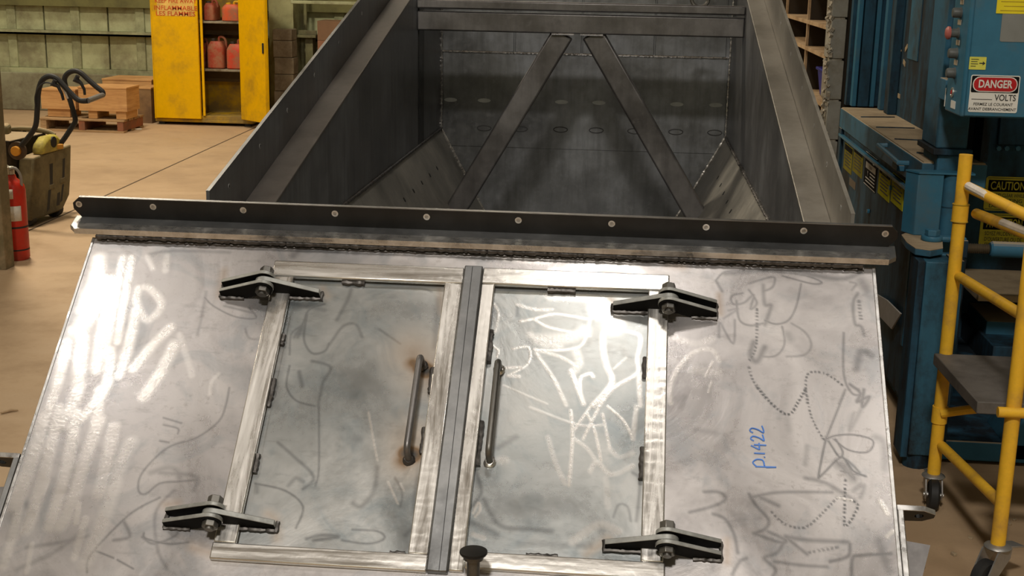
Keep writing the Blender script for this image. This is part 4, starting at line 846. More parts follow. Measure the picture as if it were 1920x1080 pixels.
def wraplabel(px0, px1, py0, py1, mat, nm='label', lines=0):
    a0 = math.asin(max(-.98, min(.98, (at(px0, py0, ep.y-er).x-ep.x)/er))); a1 = math.asin(max(-.98, min(.98, (at(px1, py0, ep.y-er).x-ep.x)/er)))
    z0, z1 = at(31, py1, ep.y-er).z, at(31, py0, ep.y-er).z; mb = MB(); r = er*1.012; k = 8
    A = [mb.v((ep.x+r*math.sin(a0+(a1-a0)*i/k), ep.y-r*math.cos(a0+(a1-a0)*i/k), z)) for z in (z0, z1) for i in range(k+1)]
    for i in range(k): mb.bm.faces.new((A[i], A[i+1], A[k+2+i], A[k+1+i]))
    o = mb.build(nm, mat, ex)
    md = o.modifiers.new('t', 'SOLIDIFY'); md.thickness = .0006
    for j in range(lines):
        z = z1-(z1-z0)*(j+1)/(lines+1); mb = MB(); r2 = r*1.006; aa, ab = a0+.12*(a1-a0), a0+(.5+.4*((j*37) % 7)/7)*(a1-a0)
        A = [mb.v((ep.x+r2*math.sin(aa+(ab-aa)*i/4), ep.y-r2*math.cos(aa+(ab-aa)*i/4), zz)) for zz in (z-.003, z+.003) for i in range(5)]
        for i in range(4): mb.bm.faces.new((A[i], A[i+1], A[6+i], A[5+i]))
        mb.build('print_line', GRY, o)
wraplabel(2, 22, 356, 374, WHT, lines=2); wraplabel(7, 33, 388, 416, WHT, lines=5)
wraplabel(43, 57, 421, 427, WHT); wraplabel(43, 57, 434, 440, WHT)
wraplabel(45, 53, 367, 383, simple('round_label', (.45, .45, .36), .6))
zb_ = at(31, 429, ep.y-er).z
MB().lathe([(er*1.016, zb_-.004), (er*1.016, zb_+.006)], (ep.x, ep.y, 0), n=28).build('strap', BLK, ex)
MB().cyl((ep.x, ep.y, eh+.03), (ep.x, ep.y, eh+.075), .022, 14).build('valve', CHR, ex, .003)
MB().bar((ep.x+.01, ep.y, eh+.065), (ep.x-.085, ep.y-.01, eh+.105), .022, .010).build('squeeze_lever', CHR, ex, .002)
MB().bar((ep.x+.0, ep.y, eh+.05), (ep.x-.08, ep.y-.01, eh+.058), .022, .010).build('carry_handle', CHR, ex, .002)
MB().tube(smoothpath([(ep.x+.01, ep.y-.02, eh+.06), (ep.x+.045, ep.y-.03, eh+.07), (ep.x+.066, ep.y-.02, eh+.03), (ep.x+.06, ep.y-.005, eh-.03)], 5), .008, 8).build('hose', GRY, ex)

# ================================================================== PIGEONHOLE SHELF, BLOCK WALL
SHW = worn('pale_shelf_wood', (.46, .33, .20), (.26, .17, .09), .75, .4, 5); SHD = simple('shaded_shelf_inside', (.035, .025, .015), .8)  # shade inside the pigeonholes is put into the dark divider and back colour
sx0 = .97
sf = thing('pigeonhole_shelf', (sx0+.17, 7.8, 0), 'tall wooden pigeonhole shelf behind broken block pillar, seen past hopper rim', 'shelf')
ys = [6.95, atx(1516, 10, sx0).y, atx(1475, 10, sx0).y, 9.7]
for y in ys:
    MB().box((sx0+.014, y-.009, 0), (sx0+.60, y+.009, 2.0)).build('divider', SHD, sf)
    MB().box((sx0-.002, y-.010, 0), (sx0+.0135, y+.010, 2.0)).build('divider_edge', SHW, sf, .001)
for z in (.06, .35, .64, at(1532, 190, 7.15).z, at(1540, 100, 7.05).z-.012, at(1540, 46, 7.05).z-.012, 1.62, 1.80):
    MB().box((sx0-.003, ys[0], z-.011), (sx0+.60, ys[-1], z+.011)).build('shelf_board', SHW, sf, .001)
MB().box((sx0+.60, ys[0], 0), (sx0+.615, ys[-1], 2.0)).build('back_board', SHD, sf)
zs_ = at(1532, 190, 7.15).z+.0115
o = thing('blue_bin', (sx0+.14, 7.2, zs_), 'deep blue plastic bin in pigeonhole shelf beside block pillar', 'bin')
BLUEP = simple('blue_plastic', (.008, .012, .19), .45)
MB().hexa([(sx0+.04, 7.12, zs_), (sx0+.24, 7.12, zs_), (sx0+.24, 7.36, zs_), (sx0+.04, 7.36, zs_), (sx0+.02, 7.10, zs_+.15), (sx0+.26, 7.10, zs_+.15), (sx0+.26, 7.38, zs_+.15), (sx0+.02, 7.38, zs_+.15)]).build('bin_body', BLUEP, o, .012)
MB().box((sx0+.012, 7.095, zs_+.142), (sx0+.265, 7.385, zs_+.158)).build('bin_rim', BLUEP, o, .005)
zs_ = at(1540, 100, 7.05).z
o = MB().box((sx0+.10, 7.05, zs_), (sx0+.24, 7.28, zs_+.035)).build('wood_offcut', SHW, None, .003); tag(o, 'pale wood offcut lying in the second pigeonhole beside block pillar', 'offcut')
BLK2 = worn('block_wall_grey', (.30, .29, .25), (.20, .18, .14), .9, .4, 5)
MORT = worn('broken_mortar', (.42, .38, .31), (.22, .19, .14), .95, .5, 30)
yw = 6.75; wx0, wx1 = at(1556, 100, yw).x, at(1584, 100, yw).x
pw = struct(MB().box((wx0+.012, yw+.012, 0), (wx1-.01, yw+.15, 3.0)).build('wall_partition', MORT))
zj = at(1570, 112, yw).z; bh = .203
for k in range(-6, 8):
    z0_ = zj+k*bh
    if z0_ < 0: continue
    o = MB().box((wx0+rng.uniform(-.006, .010), yw+rng.uniform(0, .004), z0_+.005), (wx1+rng.uniform(-.002, .002), yw+.19, z0_+bh-.005)).build('block', BLK2, pw, .004)
mb = MB()
for k in range(260):
    z = .3+k*.007; r_ = rng.uniform(.006, .014)
    mb.boxr((wx0+rng.uniform(-.010, .012)-.008*math.sin(k*.09)**2, yw+rng.uniform(-.003, .06), z), (r_*1.3, r_*1.5, r_*1.6), *rng.uniform(-1, 1, 3))
o = mb.build('broken_edge', MORT, pw); o['kind'] = 'stuff'

# ================================================================== BLUE HYDRAULIC BALER
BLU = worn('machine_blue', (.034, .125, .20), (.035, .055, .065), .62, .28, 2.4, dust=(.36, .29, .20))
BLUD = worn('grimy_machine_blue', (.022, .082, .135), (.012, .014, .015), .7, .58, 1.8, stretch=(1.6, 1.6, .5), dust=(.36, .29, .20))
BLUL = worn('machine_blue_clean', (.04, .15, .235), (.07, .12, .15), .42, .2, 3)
GRIME_SHADE = worn('oily_shade_plate', (.012, .018, .024), (.02, .07, .115), .7, .36, 3.0, stretch=(2.2, 2.2, .35))  # serves oily plates and also the shade painted at the baler base
DUSTM = worn('dust_covered_steel', (.40, .31, .20), (.26, .20, .13), .9, .4, 6)
bal = thing('hydraulic_baler', (1.45, 5.4, 0), 'large blue hydraulic baler with control box and warning signs, right of the steel hopper', 'machine')
POSTB = worn('grimed_post_blue', (.034, .115, .175), (.016, .018, .018), .6, .5, 3.5, stretch=(1, 1, .5))
# low gate beam with dusty top and gate panel carrying labels
X0 = 1.0
yA, yB_ = atx(1731, 292, X0).y, atx(1576, 206, X0).y
zA = .978
MB().box((X0, yA, .885), (1.22, yB_, zA)).build('gate_beam', BLU, bal, .004)
MB().box((X0+.006, yA+.01, zA), (1.215, yB_-.01, zA+.004)).build('dust_layer', DUSTM, bal)
for k in range(4):
    y = yA+.2+k*.42; MB().boxr((1.1, y, zA+.006), (.006, .16, .004), 1.2+.2*k).build('scrap_sliver', GRIME_SHADE, bal)
MB().box((X0+.014, yA+.09, .10), (X0+.03, yB_-.06, .885)).build('gate_panel', BLUD, bal, .002)
MB().box((X0-.004, yA+.06, .845), (X0+.014, yB_-.02, .857)).build('gate_ledge', BLUL, bal, .001)
MB().box((X0, yA+.06, .30), (X0+.06, yA+.092, .885)).build('gate_edge', BLU, bal, .002)
MB().box((X0, yB_-.07, .1), (X0+.06, yB_, .885)).build('gate_edge', BLUD, bal, .002)
MB().box((X0+.34, yA+.12, .02), (1.9, yB_+.1, .30)).build('lower_skid', GRIME_SHADE, bal, .004)
for px, py in ((1590,242),(1637,270),(1630,396),(1672,352)):
    p = atx(px, py, X0+.012); MB().cyl((X0+.012, p.y, p.z), (X0+.002, p.y, p.z), .010, 6).build('bolt_head', BLUL, bal)
pts_ = [atx(x, y, X0-.02) for x, y in ((1634,548),(1658,562),(1684,588),(1667,617),(1640,588))]
fl = MB().prism([(p.y, p.z) for p in pts_], (X0-.012, 0, 0), (0,1,0), (0,0,1), (1,0,0), .006).build('hanging_flap', simple('flap_grey', (.42, .40, .37), .6, 0, .2), bal, .001)
fl['label'] = 'small pale grey flap hanging low on gate'
p, q = atx(1664, 268, X0), atx(1706, 283, X0)
MB().tube([(X0, p.y, .955), (X0-.035, p.y, .955), (X0-.035, q.y, .945), (X0, q.y, .945)], .009, 8).build('gate_handle', BLUL, bal)
MB().boxr((X0-.012, q.y+.12, .915), (.028, .10, .022), .0).build('latch_block', BLU, bal, .003)
YST = simple('sign_yellow', (.56, .52, .02), .8, 0, .15, spec=.06); YSTD = simple('sign_yellow_dark', (.16, .14, .02), .8, 0, .4, spec=.06); SBLK = simple('sign_black', (.010, .010, .010), .85, spec=.04); SWHT = simple('sign_white', (.66, .65, .60), .5, 0, .08); SRED = simple('sign_red', (.42, .012, .016), .45, 0, .1); SINK = simple('sign_ink', (.03, .03, .028), .6)
def side_sign(nm, x0, x1, y0, y1, face, ink, head=None, word=None, label=None, lines=5):
    y0 += 5; y1 -= 5; xm = (x0+x1)/2; a, b = atx(x0, y0, X0+.012), atx(x1, y0, X0+.012); zt3 = atx(xm, (y0+y1)/2-(y1-y0)*.5, X0+.012).z; zb3 = atx(xm, y1, X0+.012).z
    zc = (zt3+zb3)/2; yc_ = (a.y+b.y)/2; hw = abs(a.y-b.y)/2; hh = (zt3-zb3)/2
    r = MB().box((X0+.012, yc_-hw, zc-hh), (X0+.0145, yc_+hw, zc+hh)).build(nm, face, bal)
    if label: r['label'] = label
    if head: MB().box((X0+.0112, yc_-hw*.9, zc+hh*.52), (X0+.0122, yc_+hw*.9, zc+hh*.93)).build('header_block', head, r)
    if word: text(word, hh*.36, (X0+.0108, yc_, zc+hh*.72), (0,-1,0), (0,0,1), face, r, bold=.01, wid=min(1.2, hw*1.62/(hh*.36*.68*len(word))))
    for k in range(lines): MB().box((X0+.0112, yc_-hw*(.55+.3*((k*5) % 3)/3), zc+hh*(.34-k*.24)-hh*.045), (X0+.0122, yc_+hw*(.6+.25*((k*7) % 4)/4), zc+hh*(.34-k*.24)+hh*.045)).build('print_line', ink, r)
    return r, yc_, zc, hw, hh
side_sign('warning_label', 1584, 1600, 268, 330, YSTD, SINK, SBLK, None, 'dark yellow label at far end of gate', 5)  # darker yellow than the near labels
side_sign('warning_label', 1601, 1620, 274, 336, YSTD, SINK, SBLK, None, 'dark yellow label second from far end of gate', 5)
side_sign('warning_label', 1649, 1671.5, 313, 380, YST, SINK, SBLK, 'DANGER', 'yellow label with black header, left of nearest one', 5)
side_sign('warning_label', 1673.5, 1697, 326, 396, YST, SINK, SBLK, 'WARNING', 'yellow warning label nearest the near end of gate', 5)
r, yc_, zc, hw, hh = side_sign('notice_plate', 1623, 1647, 286, 362, SBLK, SWHT, None, None, 'black notice plate with white print', 0)
for (a, b, c_, d_) in ((-.92,.92,.96,.99), (-.92,.92,-.99,-.96)): MB().box((X0+.0112, yc_+hw*a, zc+hh*c_), (X0+.0122, yc_+hw*b, zc+hh*d_)).build('border_line', SWHT, r)
for (a, b, c_, d_) in ((.35,.75,.60,.85), (-.5,.45,.76,.86), (-.5,-.3,.5,.8)): MB().box((X0+.0112, yc_+hw*a, zc+hh*c_), (X0+.0122, yc_+hw*b, zc+hh*d_)).build('pictogram', SWHT, r)
MB().box((X0+.0112, yc_-hw*.8, zc+hh*.02), (X0+.0122, yc_+hw*.8, zc+hh*.40)).build('header_block', simple('sign_grey', (.30, .30, .28), .5), r)
text('ATTENTION', hh*.25, (X0+.0108, yc_, zc+hh*.2), (0,-1,0), (0,0,1), SBLK, r, wid=.75)
text('Y', hh*.42, (X0+.0108, yc_+hw*.35, zc-hh*.25), (0,-1,0), (0,0,1), SWHT, r, bold=.02)
for k in range(4): MB().box((X0+.0112, yc_-hw*.75, zc-hh*(.18+.2*k)), (X0+.0122, yc_+hw*(.05 if k < 2 else .7), zc-hh*(.14+.2*k)+hh*.02)).build('print_line', SWHT, r)
p0_, p1_ = atx(1593, 332, X0+.012), atx(1603, 357, X0+.012)
MB().box((X0+.012, p1_.y, p1_.z), (X0+.0135, p0_.y, p0_.z)).build('small_plate', simple('dull_plate', (.10, .08, .06), .6), bal)
# grimy side panel above the beam with upright ribs
MB().box((1.205, yA+.05, zA+.004), (1.23, 6.62, 2.6)).build('side_plate', GRIME_SHADE, bal)
MB().box((1.040, 6.62, zA+.004), (1.23, 6.68, 2.6)).build('end_plate', GRIME_SHADE, bal)
for px, wd, mt in ((1607, .011, BLUL), (1624, .026, BLUD), (1641, .011, BLUL)):
    p = at(px, 120, 6.56); MB().box((p.x-wd, 6.56, zA+.004), (p.x+wd, 6.619, 2.6)).build('upright_rib', mt, bal, .003)
for px, wd, mt in ((1678, .05, BLUD), (1664, .03, BLU)):
    p = atx(px, 120, 1.19); MB().box((1.165, p.y-wd, zA+.004), (1.206, p.y+wd, 2.6)).build('upright_rib', mt, bal, .004)
p = atx(1715, 60, 1.2); MB().box((1.2, p.y-.10, 1.25), (1.206, p.y+.12, 2.6)).build('clean_patch_plate', BLU, bal, .002)
for px, py in ((1688,98),(1700,90),(1696,118),(1686,180)):
    p = atx(px, py, 1.204); MB().boxr((1.203, p.y, p.z), (.003, .05, .02), 0, rng.uniform(-.8, .8)).build('paint_chip', DUSTM, bal)
# main column
yc0, yc1 = 4.57, 4.80; xc0 = 1.03
MB().box((xc0, yc0, 1.035), (1.135, yc1, 2.6)).build('main_column', BLU, bal, .006)
MB().box((xc0-.01, yc0-.02, 1.015), (1.15, yc1+.02, 1.035)).build('column_flange', GRIME_SHADE, bal, .002)
MB().box((xc0+.01, yc0+.0, .60), (1.13, yc1, 1.015)).build('column_base', BLU, bal, .006)
# hinge post of the gate
gx0, gx1 = at(1716, 380, 4.5).x, at(1766, 380, 4.5).x
zt4, zb4 = at(1740, 326, 4.5).z, at(1740, 442, 4.5).z
MB().prism([(gx0-.028, 4.56), (gx0+.004, 4.5), (gx1, 4.5), (gx1, 4.56)], (0,0,zb4), (1,0,0), (0,1,0), (0,0,1), zt4-zb4).build('hinge_post', BLUL, bal, .003)
MB().prism([(gx0-.03, 4.556), (gx0+.003, 4.494), (gx1+.10, 4.494), (gx1+.10, 4.56)], (0,0,zt4), (1,0,0), (0,1,0), (0,0,1), .006).build('post_cap', BLUL, bal)
hpx = at(1783, 380, 4.5).x
MB().cyl((hpx, 4.53, zb4-.02), (hpx, 4.53, zt4), .027, 16).build('hinge_barrel', BLU, bal)
MB().cyl((hpx, 4.53, zt4-.115), (hpx, 4.53, zt4-.112), .029, 16).build('barrel_joint', GRIME_SHADE, bal)
# dusty clevis plate, bolt, tie rod
zp = zb4-.002
def px2(x, y, z): p = atz(x, y, z); return (p.x, p.y)
pol = [px2(1690, 441, zp), px2(1714, 431, zp), px2(1766, 436, zp), px2(1768, 466, zp), px2(1745, 470, zp), px2(1716, 466, zp), px2(1700, 455, zp)]
MB().prism(pol, (0,0,zp-.022), (1,0,0), (0,1,0), (0,0,1), .022).build('clevis_plate', BLU, bal, .003)
MB().prism(pol, (0,0,zp), (1,0,0), (0,1,0), (0,0,1), .002).build('dust_layer', DUSTM, bal)
bp = atz(1747, 452, zp); BX, BY = bp.x, bp.y
tz = zp-.005
for z_ in (zp+.003, zp-.055):
    MB().lathe([(.034, z_), (.036, z_+.004), (.036, z_+.012), (.034, z_+.016)], (BX, BY, 0), n=20).build('clevis_eye', BLUL, bal)
    MB().bar((BX, BY, z_+.008), (BX+.11, BY, z_+.008), .036, .014).build('clevis_arm', BLUL, bal, .004)
MB().cyl((BX, BY, zp+.019), (BX, BY, zp+.040), .025, 6).build('clevis_bolt', BLUL, bal, .002)
MB().cyl((BX, BY, zp-.075), (BX, BY, zp+.019), .013, 12).build('bolt_shank', GRIME_SHADE, bal)
MB().cyl((BX, BY, zp-.085), (BX, BY, zp-.066), .022, 6).build('clevis_nut', BLUL, bal)
rz = at(1830, 466, BY).z; rx0, rx1 = at(1796, 466, BY).x, at(1856, 466, BY).x
mb = MB(); prof = []
k = 0; xx = BX+.10
while xx < rx1: prof.append((.0175 if k % 2 else .0145, xx-BX)); xx += .0032; k += 1
MB().lathe(prof, (BX, BY, rz), (1,0,0), 14).build('threaded_rod', simple('rod_steel', (.14, .11, .07), .45, .6), bal)
MB().lathe([(.022, 0), (.027, .006), (.027, .5)], (rx1, BY, rz), (1,0,0), 18).build('turnbuckle', BLU, bal)
MB().boxr((BX+.09, BY, rz), (.05, .05, .06)).build('rod_block', BLUD, bal, .004)
# lower hinge post
lx0, lx1 = .945, 1.045
zl1 = zp-.03
MB().box((lx0+.012, 4.22, .05), (lx1, 4.34, zl1)).build('lower_post', POSTB, bal, .004)
MB().box((lx0-.012, 4.225, .04), (lx0+.011, 4.345, zl1)).build('post_side', GRIME_SHADE, bal, .002)
MB().box((lx1+.004, 4.25, .05), (lx1+.04, 4.36, zl1)).build('post_strip', BLUD, bal, .003)
MB().cyl((lx0+.05, 4.27, 0), (lx0+.05, 4.27, .05), .045, 14).build('post_foot', GRIME_SHADE, bal)
MB().box((lx1+.05, 4.5, .02), (lx1+.10, 4.56, .60)).build('inner_post', BLUD, bal, .003)
# control box
kx, ky0, ky1 = 1.022, 4.25, atx(1781, 100, 1.022).y
kz = at(1860, 221, ky0).z
cb = MB().box((kx, ky0, kz), (1.75, ky1, 1.95)).build('control_box', BLUL, bal, .006); cb['label'] = 'blue electrical control box with pushbuttons down its side'
MB().box((kx+.012, ky0-.008, kz+.004), (1.74, ky0, 1.95)).build('box_lid', BLUL, cb, .003)
MB().box((kx-.003, ky1-.0, kz+.03), (kx+.05, ky1+.10, kz+.10)).build('mounting_tab', BLU, cb, .004)
KNB = simple('knob_grey', (.10, .105, .10), .45); TANL = simple('button_tag', (.40, .33, .24), .6); MUSH = simple('mushroom_pink', (.45, .13, .11), .5)
def kp(px, py): p = atx(px, py, kx-.004); return min(max(p.y, ky0+.03), ky1-.03), p.z
for px, py, kind in ((1803,-12,0), (1800,24,0), (1795,62,1), (1792,100,0), (1788,137,0)):
    y, z = kp(px, py)
    MB().cyl((kx, y, z), (kx-.004, y, z), .018, 18).build('button_ring', KNB, cb)
    if kind: 
        MB().cyl((kx, y, z), (kx-.028, y, z), .014, 14).build('stop_stem', KNB, cb)
        MB().lathe([(.010, 0), (.020, .003), (.021, .010), (.015, .016), (.004, .018)], (kx-.024, y, z), (-1,0,0), 20).build('stop_button', MUSH, cb)
    else: MB().lathe([(.016, 0), (.016, .019), (.0135, .024), (.004, .025)], (kx-.003, y, z), (-1,0,0), 20).build('push_button', KNB, cb)
    MB().box((kx-.002, y-.020, z+.026), (kx, y+.020, z+.042)).build('button_tag', TANL, cb)
y, z = kp(1784, 173)
MB().lathe([(.016, 0), (.016, .004), (.010, .005), (.006, .002)], (kx, y, z), (-1,0,0), 18).build('key_lock', CHR, cb)
MB().cyl((kx-.004, y, z), (kx-.006, y, z), .007, 12).build('lock_core', SRED, cb)
y, z = kp(1785, 196); MB().box((kx-.002, y-.028, z-.012), (kx, y+.028, z+.012)).build('button_tag', SWHT, cb)
MB().box((kx-.003, ky1-.006, at(1775,165,ky1).z-.06), (kx-.001, ky1-.001, at(1775,165,ky1).z)).build('tape_strip', SWHT, cb)
# signs on the control box lid
yf = ky0-.0085
def rrect(x0, x1, z0, z1, r, n=4):
    P = []
    for cx_, cz_, a0 in ((x1-r, z1-r, 0), (x0+r, z1-r, 90), (x0+r, z0+r, 180), (x1-r, z0+r, 270)):
        for k in range(n+1): a = R(a0+90*k/n); P.append((cx_+r*math.cos(a), cz_+r*math.sin(a)))
    return P
def plate(nm, x0, x1, z0, z1, r, mat, par, lift, th=.0006): return MB().prism(rrect(x0, x1, z0, z1, r), (0, yf-lift, 0), (1,0,0), (0,0,1), (0,1,0), th).build(nm, mat, par, smooth=False)
a, b = at(1814, 212, yf), at(1914, 140, yf)
sxl, sxr, szb, szt = a.x, b.x, at(1864, 211, yf).z, at(1864, 141, yf).z
sg = plate('danger_sign', sxl, sxr, szb, szt, .006, SWHT, bal, .001, .001); sg['label'] = 'white danger sign with red oval and black band'
W_, H_ = sxr-sxl, szt-szb
plate('sign_band', sxl+.003, sxr-.003, szt-H_*.47, szt-.003, .004, SBLK, sg, .0016)
plate('oval_border', sxl+W_*.045, sxr-W_*.045, szt-H_*.45, szt-H_*.04, H_*.19, SWHT, sg, .0022)
plate('red_oval', sxl+W_*.065, sxr-W_*.065, szt-H_*.425, szt-H_*.065, H_*.17, SRED, sg, .0028)
mx = (sxl+sxr)/2
text('DANGER', H_*.29, (mx, yf-.0029, szt-H_*.245), (1,0,0), (0,0,1), SWHT, sg, bold=.025, wid=W_*.74/(H_*.29*4.35))
text('VOLTS', H_*.235, (sxl+W_*.735, yf-.0012, szt-H_*.605), (1,0,0), (0,0,1), SINK, sg, bold=.012, wid=W_*.44/(H_*.225*3.15))
MB().box((sxl+W_*.05, yf-.0018, szt-H_*.66), (sxl+W_*.47, yf-.0011, szt-H_*.645)).build('blank_line', SINK, sg)
text('FERMEZ LE COURANT', H_*.105, (mx+W_*.0, yf-.0012, szt-H_*.785), (1,0,0), (0,0,1), SINK, sg, wid=1.0, bold=.01)
text('AVANT DEBRANCHEMENT', H_*.105, (mx-W_*.01, yf-.0012, szt-H_*.915), (1,0,0), (0,0,1), SINK, sg, wid=1.0, bold=.01)
YBR = simple('sticker_yellow', (.72, .60, .02), .45, 0, .06)
a = at(1816, 130, yf); b = at(1850, 107, yf)
sk = plate('arrow_sticker', a.x, b.x, a.z, b.z, .002, simple('sticker_lime', (.60, .58, .09), .5, 0, .08), bal, .001)
hh = (b.z-a.z)
MB().prism([(.60, .46), (.80, .46), (.80, .34), (.96, .5), (.80, .66), (.80, .54), (.60, .54)], (a.x, yf-.0016, a.z), (b.x-a.x, 0, 0), (0, 0, hh), (0,1,0), .0004).build('arrow', SINK, sk, smooth=False)
for k, l_ in enumerate((.45, .38, .42, .30)): MB().box((a.x+.1*(b.x-a.x), yf-.0016, a.z+hh*(.78-.18*k)), (a.x+(.1+l_)*(b.x-a.x), yf-.0011, a.z+hh*(.83-.18*k))).build('print_line', SINK, sk)
a = at(1867, 25, yf); b = at(1950, -40, yf)
sk = plate('yellow_notice', a.x, b.x, a.z, b.z, .001, YBR, bal, .002); sk['label'] = 'bright yellow notice sticker at top edge of picture'
for k in range(6):
    z = a.z+.008+k*.0135; MB().box((a.x+.012+.010*(k % 2), yf-.0028, z), (b.x-.012, yf-.0021, z+.0022)).build('print_line', simple('sticker_ink', (.40, .30, .02), .6), sk)
a = at(1874, 78, yf); b = at(1960, 22, yf)
plate('grey_plate', a.x, b.x, a.z, b.z, .006, simple('bare_grey_plate', (.21, .22, .21), .45, .2, .1), bal, .001)
# body face behind the scaffold, with caution signs and recesses
yb5 = 5.2
MB().box((1.235, yb5, .02), (2.3, yb5+.5, 2.6)).build('rear_body', BLUD, bal, .004)
MB().box((1.40, yb5-.02, .98), (2.3, yb5, 1.10)).build('body_rail', BLUD, bal, .004)
for px in (1872, 1887, 1908): p = at(px, 278, yb5-.022); MB().cyl((p.x, yb5-.02, p.z), (p.x, yb5-.032, p.z), .010, 6).build('rail_bolt', BLUL, bal)
MB().box((at(1815,560,yb5).x, yb5-.30, at(1850,655,5.0).z), (2.3, yb5-.01, at(1850,590,5.0).z)).build('ram_housing', BLU, bal, .004)
MB().box((at(1815,540,4.9).x, 4.75, at(1850,548,4.9).z), (2.3, yb5-.01, at(1850,545,4.9).z+.02)).build('dusty_ledge', DUSTM, bal, .003)
MB().box((1.085, 4.30, .012), (2.3, 4.315, .078)).build('base_sill', BLU, bal, .003)
MB().box((1.085, 4.316, .012), (2.3, 4.94, .070)).build('shaded_deck', GRIME_SHADE, bal, .002)  # deck coloured dark to stand in for the shadow lying on it
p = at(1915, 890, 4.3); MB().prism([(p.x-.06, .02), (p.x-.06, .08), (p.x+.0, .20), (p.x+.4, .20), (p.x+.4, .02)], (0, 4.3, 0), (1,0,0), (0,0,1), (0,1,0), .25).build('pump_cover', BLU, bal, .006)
MB().box((1.06, 4.82, .02), (1.235, 5.7, .60)).build('rear_skirt', GRIME_SHADE, bal)
MB().box((1.24, 4.95, .02), (2.3, 5.19, at(1850,665,4.95).z)).build('recess_shade', GRIME_SHADE, bal)  # dark plate, the shade of the recess is in its colour
MB().box((1.14, 4.78, zA), (1.235, 5.19, 2.6)).build('inner_cheek', GRIME_SHADE, bal)
ys5 = yb5-.001
def face_sign(nm, x0, x1, y0, y1, head, rows, lab):
    a, b = at(x0, y1, ys5), at(x1, y0, ys5); xm = (a.x+b.x)/2; H5 = b.z-a.z; W5 = b.x-a.x
    r = MB().prism(rrect(a.x, b.x, a.z, b.z, .012), (0, ys5-.002, 0), (1,0,0), (0,0,1), (0,1,0), .002).build(nm, YSTS, bal, smooth=False); r['label'] = lab
    MB().box((a.x+W5*.06, ys5-.0026, b.z-H5*.44), (b.x-W5*.06, ys5-.0019, b.z-H5*.10)).build('header_block', SBLK, r)
    text(head, H5*.34, (xm, ys5-.0027, b.z-H5*.275), (1,0,0), (0,0,1), YSTS, r, bold=.012, wid=W5*.8/(H5*.34*.66*len(head)))
    for k, s_ in enumerate(rows):
        text(s_, H5*.15, (xm, ys5-.0021, b.z-H5*(.55+.155*k)), (1,0,0), (0,0,1), SINK, r, bold=.008, wid=min(1.1, W5*.84/(H5*.15*.62*len(s_))))
    for (u0, u1, w0, w1) in ((.03,.97,.95,.965), (.03,.97,.035,.05)): MB().box((a.x+W5*u0, ys5-.0026, a.z+H5*w0), (a.x+W5*u1, ys5-.0019, a.z+H5*w1)).build('border_line', SINK, r)
YSTS = simple('sign_yellow_worn', (.60, .54, .04), .5, 0, .3)
face_sign('caution_sign', 1843, 1934, 333, 394, 'CAUTION', ('STAND CLEAR WHILE', 'OPERATING', 'DOOR LOCK'), 'yellow caution sign, upper of two behind the scaffold')
face_sign('attention_sign', 1833, 1930, 402, 468, 'ATTENTION', ('SOYEZ PRUDENT LORS', "D'OUVERTURE OU DE", 'FERMETURE DE PORTE'), 'yellow attention sign, lower of two behind the scaffold')

# ================================================================== YELLOW SCAFFOLD
SY = worn('scaffold_yellow', (.84, .48, .035), (.55, .31, .05), .4, .22, 7); SWH = simple('scraped_white', (.72, .66, .58), .6); CAST = simple('caster_zinc', (.36, .35, .33), .4, .7)
fx, fy, nx, ny = .975, 3.93, 1.017, 3.35
sc = thing('rolling_scaffold', (1.3, 3.64, 0), 'yellow tubular rolling scaffold with grey platform, in front of blue machine', 'scaffold')
ztop = at(1820, 290, fy).z; zf = at(1746, 890, fy).z; zn = at(1861, 1022, ny).z
dv = Vector((nx-fx, ny-fy, 0))
for (x, y, zb6, zt6) in ((fx, fy, zf, ztop), (nx, ny, zn, ztop)): MB().cyl((x, y, zb6), (x, y, zt6), .0195, 18).build('post', SY, sc)
for x in (1.75,):
    for y, zb6 in ((fy, zf), (ny, zn)): MB().cyl((x+(nx-fx)*(1 if y == ny else 0), y, zb6), (x+(nx-fx)*(1 if y == ny else 0), y, ztop), .0195, 18).build('post', SY, sc)
z_a, z_b = at(1800, 383, fy).z, at(1798, 415, fy).z
MB().cyl((fx, fy, z_b), (fx, fy, z_a), .0235, 18).build('sleeve', SY, sc)
for z_ in (z_a, z_b): MB().lathe([(.024, z_-.002), (.0255, z_), (.024, z_+.002)], (fx, fy, 0), n=18).build('sleeve_collar', YELD, sc)
z_a, z_b = at(1765, 762, fy).z, at(1762, 792, fy).z
MB().cyl((fx, fy, z_b), (fx, fy, z_a), .0235, 18).build('sleeve', SY, sc)
def rung(pf_, pn_, r=.0155, nm='rung', off=0.):
    a = at(*pf_, fy); zfar = a.z; zn_ = at(*pn_, ny).z
    A = Vector((fx+.012+off, fy-.018, zfar)); B = Vector((nx+off, ny+.018, (zn_)))
    MB().cyl(A, B, r, 14).build(nm, SY, sc); return A, B
A1, B1 = rung((1812, 349), (1925, 412))
A2, B2 = rung((1812, 398), (1922, 452), off=.03)
A3, B3 = rung((1792, 516), (1898, 594))
A4, B4 = rung((1757, 832), (1872, 948))
A, B = A1+(B1-A1)*.03, A1+(B1-A1)*.35
MB().cyl(A+Vector((-.006,-.004,.006)), B+Vector((-.004,-.003,.002)), .0125, 10).build('scraped_patch', SWH, sc)
A, B = A2+(B2-A2)*.45, A2+(B2-A2)*.95
MB().cyl(A+Vector((-.004,-.003,.005)), B+Vector((-.004,-.003,.005)), .0125, 10).build('scraped_patch', SWH, sc)
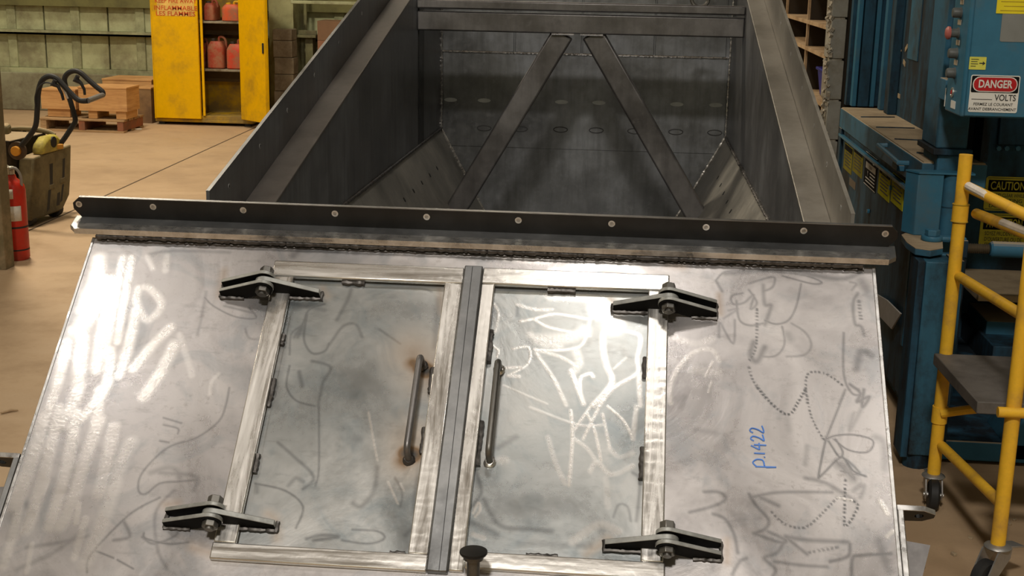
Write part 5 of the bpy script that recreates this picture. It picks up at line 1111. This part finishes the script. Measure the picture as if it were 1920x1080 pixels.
# platform resting on side rails
zp6 = at(1770, 662, fy).z
pA, pB = atz(1751, 662, zp6), atz(1833, 753, zp6)
PLAT = worn('platform_grey', (.15, .135, .12), (.09, .08, .07), .6, .5, 4)
lip = pA.z-.035
px_, py_ = pA.x, pA.y
plw = MB().hexa([(pA.x, pA.y, lip), (pB.x, pB.y, lip), (pB.x+.75, pB.y, lip), (pA.x+.8, pA.y, lip), (pA.x, pA.y, zp6), (pB.x, pB.y, zp6), (pB.x+.75, pB.y, zp6), (pA.x+.8, pA.y, zp6)]).build('platform', PLAT, sc, .003)
zr = at(1800, 768, fy).z
MB().tube(smoothpath([(fx, fy-.02, at(1780, 772, fy).z), (fx+.10, fy-.05, at(1780, 772, fy).z+.03), (fx+.25, fy-.06, at(1780, 772, fy).z+.045), (fx+.75, fy, at(1780, 772, fy).z+.045)], 4), .014, 10).build('side_rail', SY, sc)
zr2 = at(1872, 768, ny).z
MB().cyl((nx-.045, ny-.02, zr2), (nx+.72, ny-.02, zr2), .014, 12).build('side_rail', SY, sc)
def caster(x, y, zb6, yaw, nm='caster'):
    c_ = MB().lathe([(.033, zb6-.006), (.036, zb6-.003), (.034, zb6), (.0205, zb6+.006)], (x, y, 0), n=22).build(nm, CAST, sc)
    M6 = Matrix.Translation((x, y, 0)) @ Matrix.Rotation(yaw, 4, 'Z'); rw = .048
    for s in (-1, 1): MB(M6).prism([(-.03, zb6-.006), (.03, zb6-.006), (.065, rw+.01), (.055, rw-.012), (.03, rw-.005), (-.025, zb6-.035)], (0, s*.024-.002, 0), (1,0,0), (0,0,1), (0,1,0), .004).build('fork', CAST, c_)
    MB(M6).boxr((-.06, 0, zb6-.012), (.07, .04, .005), 0, 0, R(-12)).build('brake_pedal', CAST, c_, .001)
    MB(M6).lathe([(.018, -.016), (.040, -.016), (.048, -.010), (.048, .010), (.040, .016), (.018, .016)], (.045, 0, rw), (0,1,0), 24).build('wheel', BLK, c_)
    MB(M6).cyl((.045, -.03, rw), (.045, .03, rw), .007, 10).build('axle', CAST, c_)
caster(fx, fy, zf, R(-97)); caster(nx, ny, zn, R(-140))
caster(1.75, fy, zf, R(-60)); caster(1.75+nx-fx, ny, zn, R(-90))

# ================================================================== LOOSE BITS
for k in range(6):
    x, y = rng.uniform(1690, 1915), rng.uniform(960, 1075); q = atz(x, y); s_ = rng.uniform(.006, .016)
    o = MB().boxr((q.x, q.y, s_*.4), (s_*1.6, s_, s_*.8), rng.uniform(0, 3)).build('floor_chip', DUSTM, None, .001)
    tag(o, 'small chip of debris on the dirty floor by scaffold wheel', 'debris', 'debris chips by the scaffold wheel')

q, p = atz(2, 777), atz(34, 771)
o = MB().tube([(q.x, q.y, .006), ((p.x+q.x)/2, (p.y+q.y)/2+.01, .007), (p.x, p.y, .005)], [.004, .006, .003], 6).build('wood_splinter', SHW); tag(o, 'thin pale wood splinter on bare floor at left of the steel hopper', 'splinter')
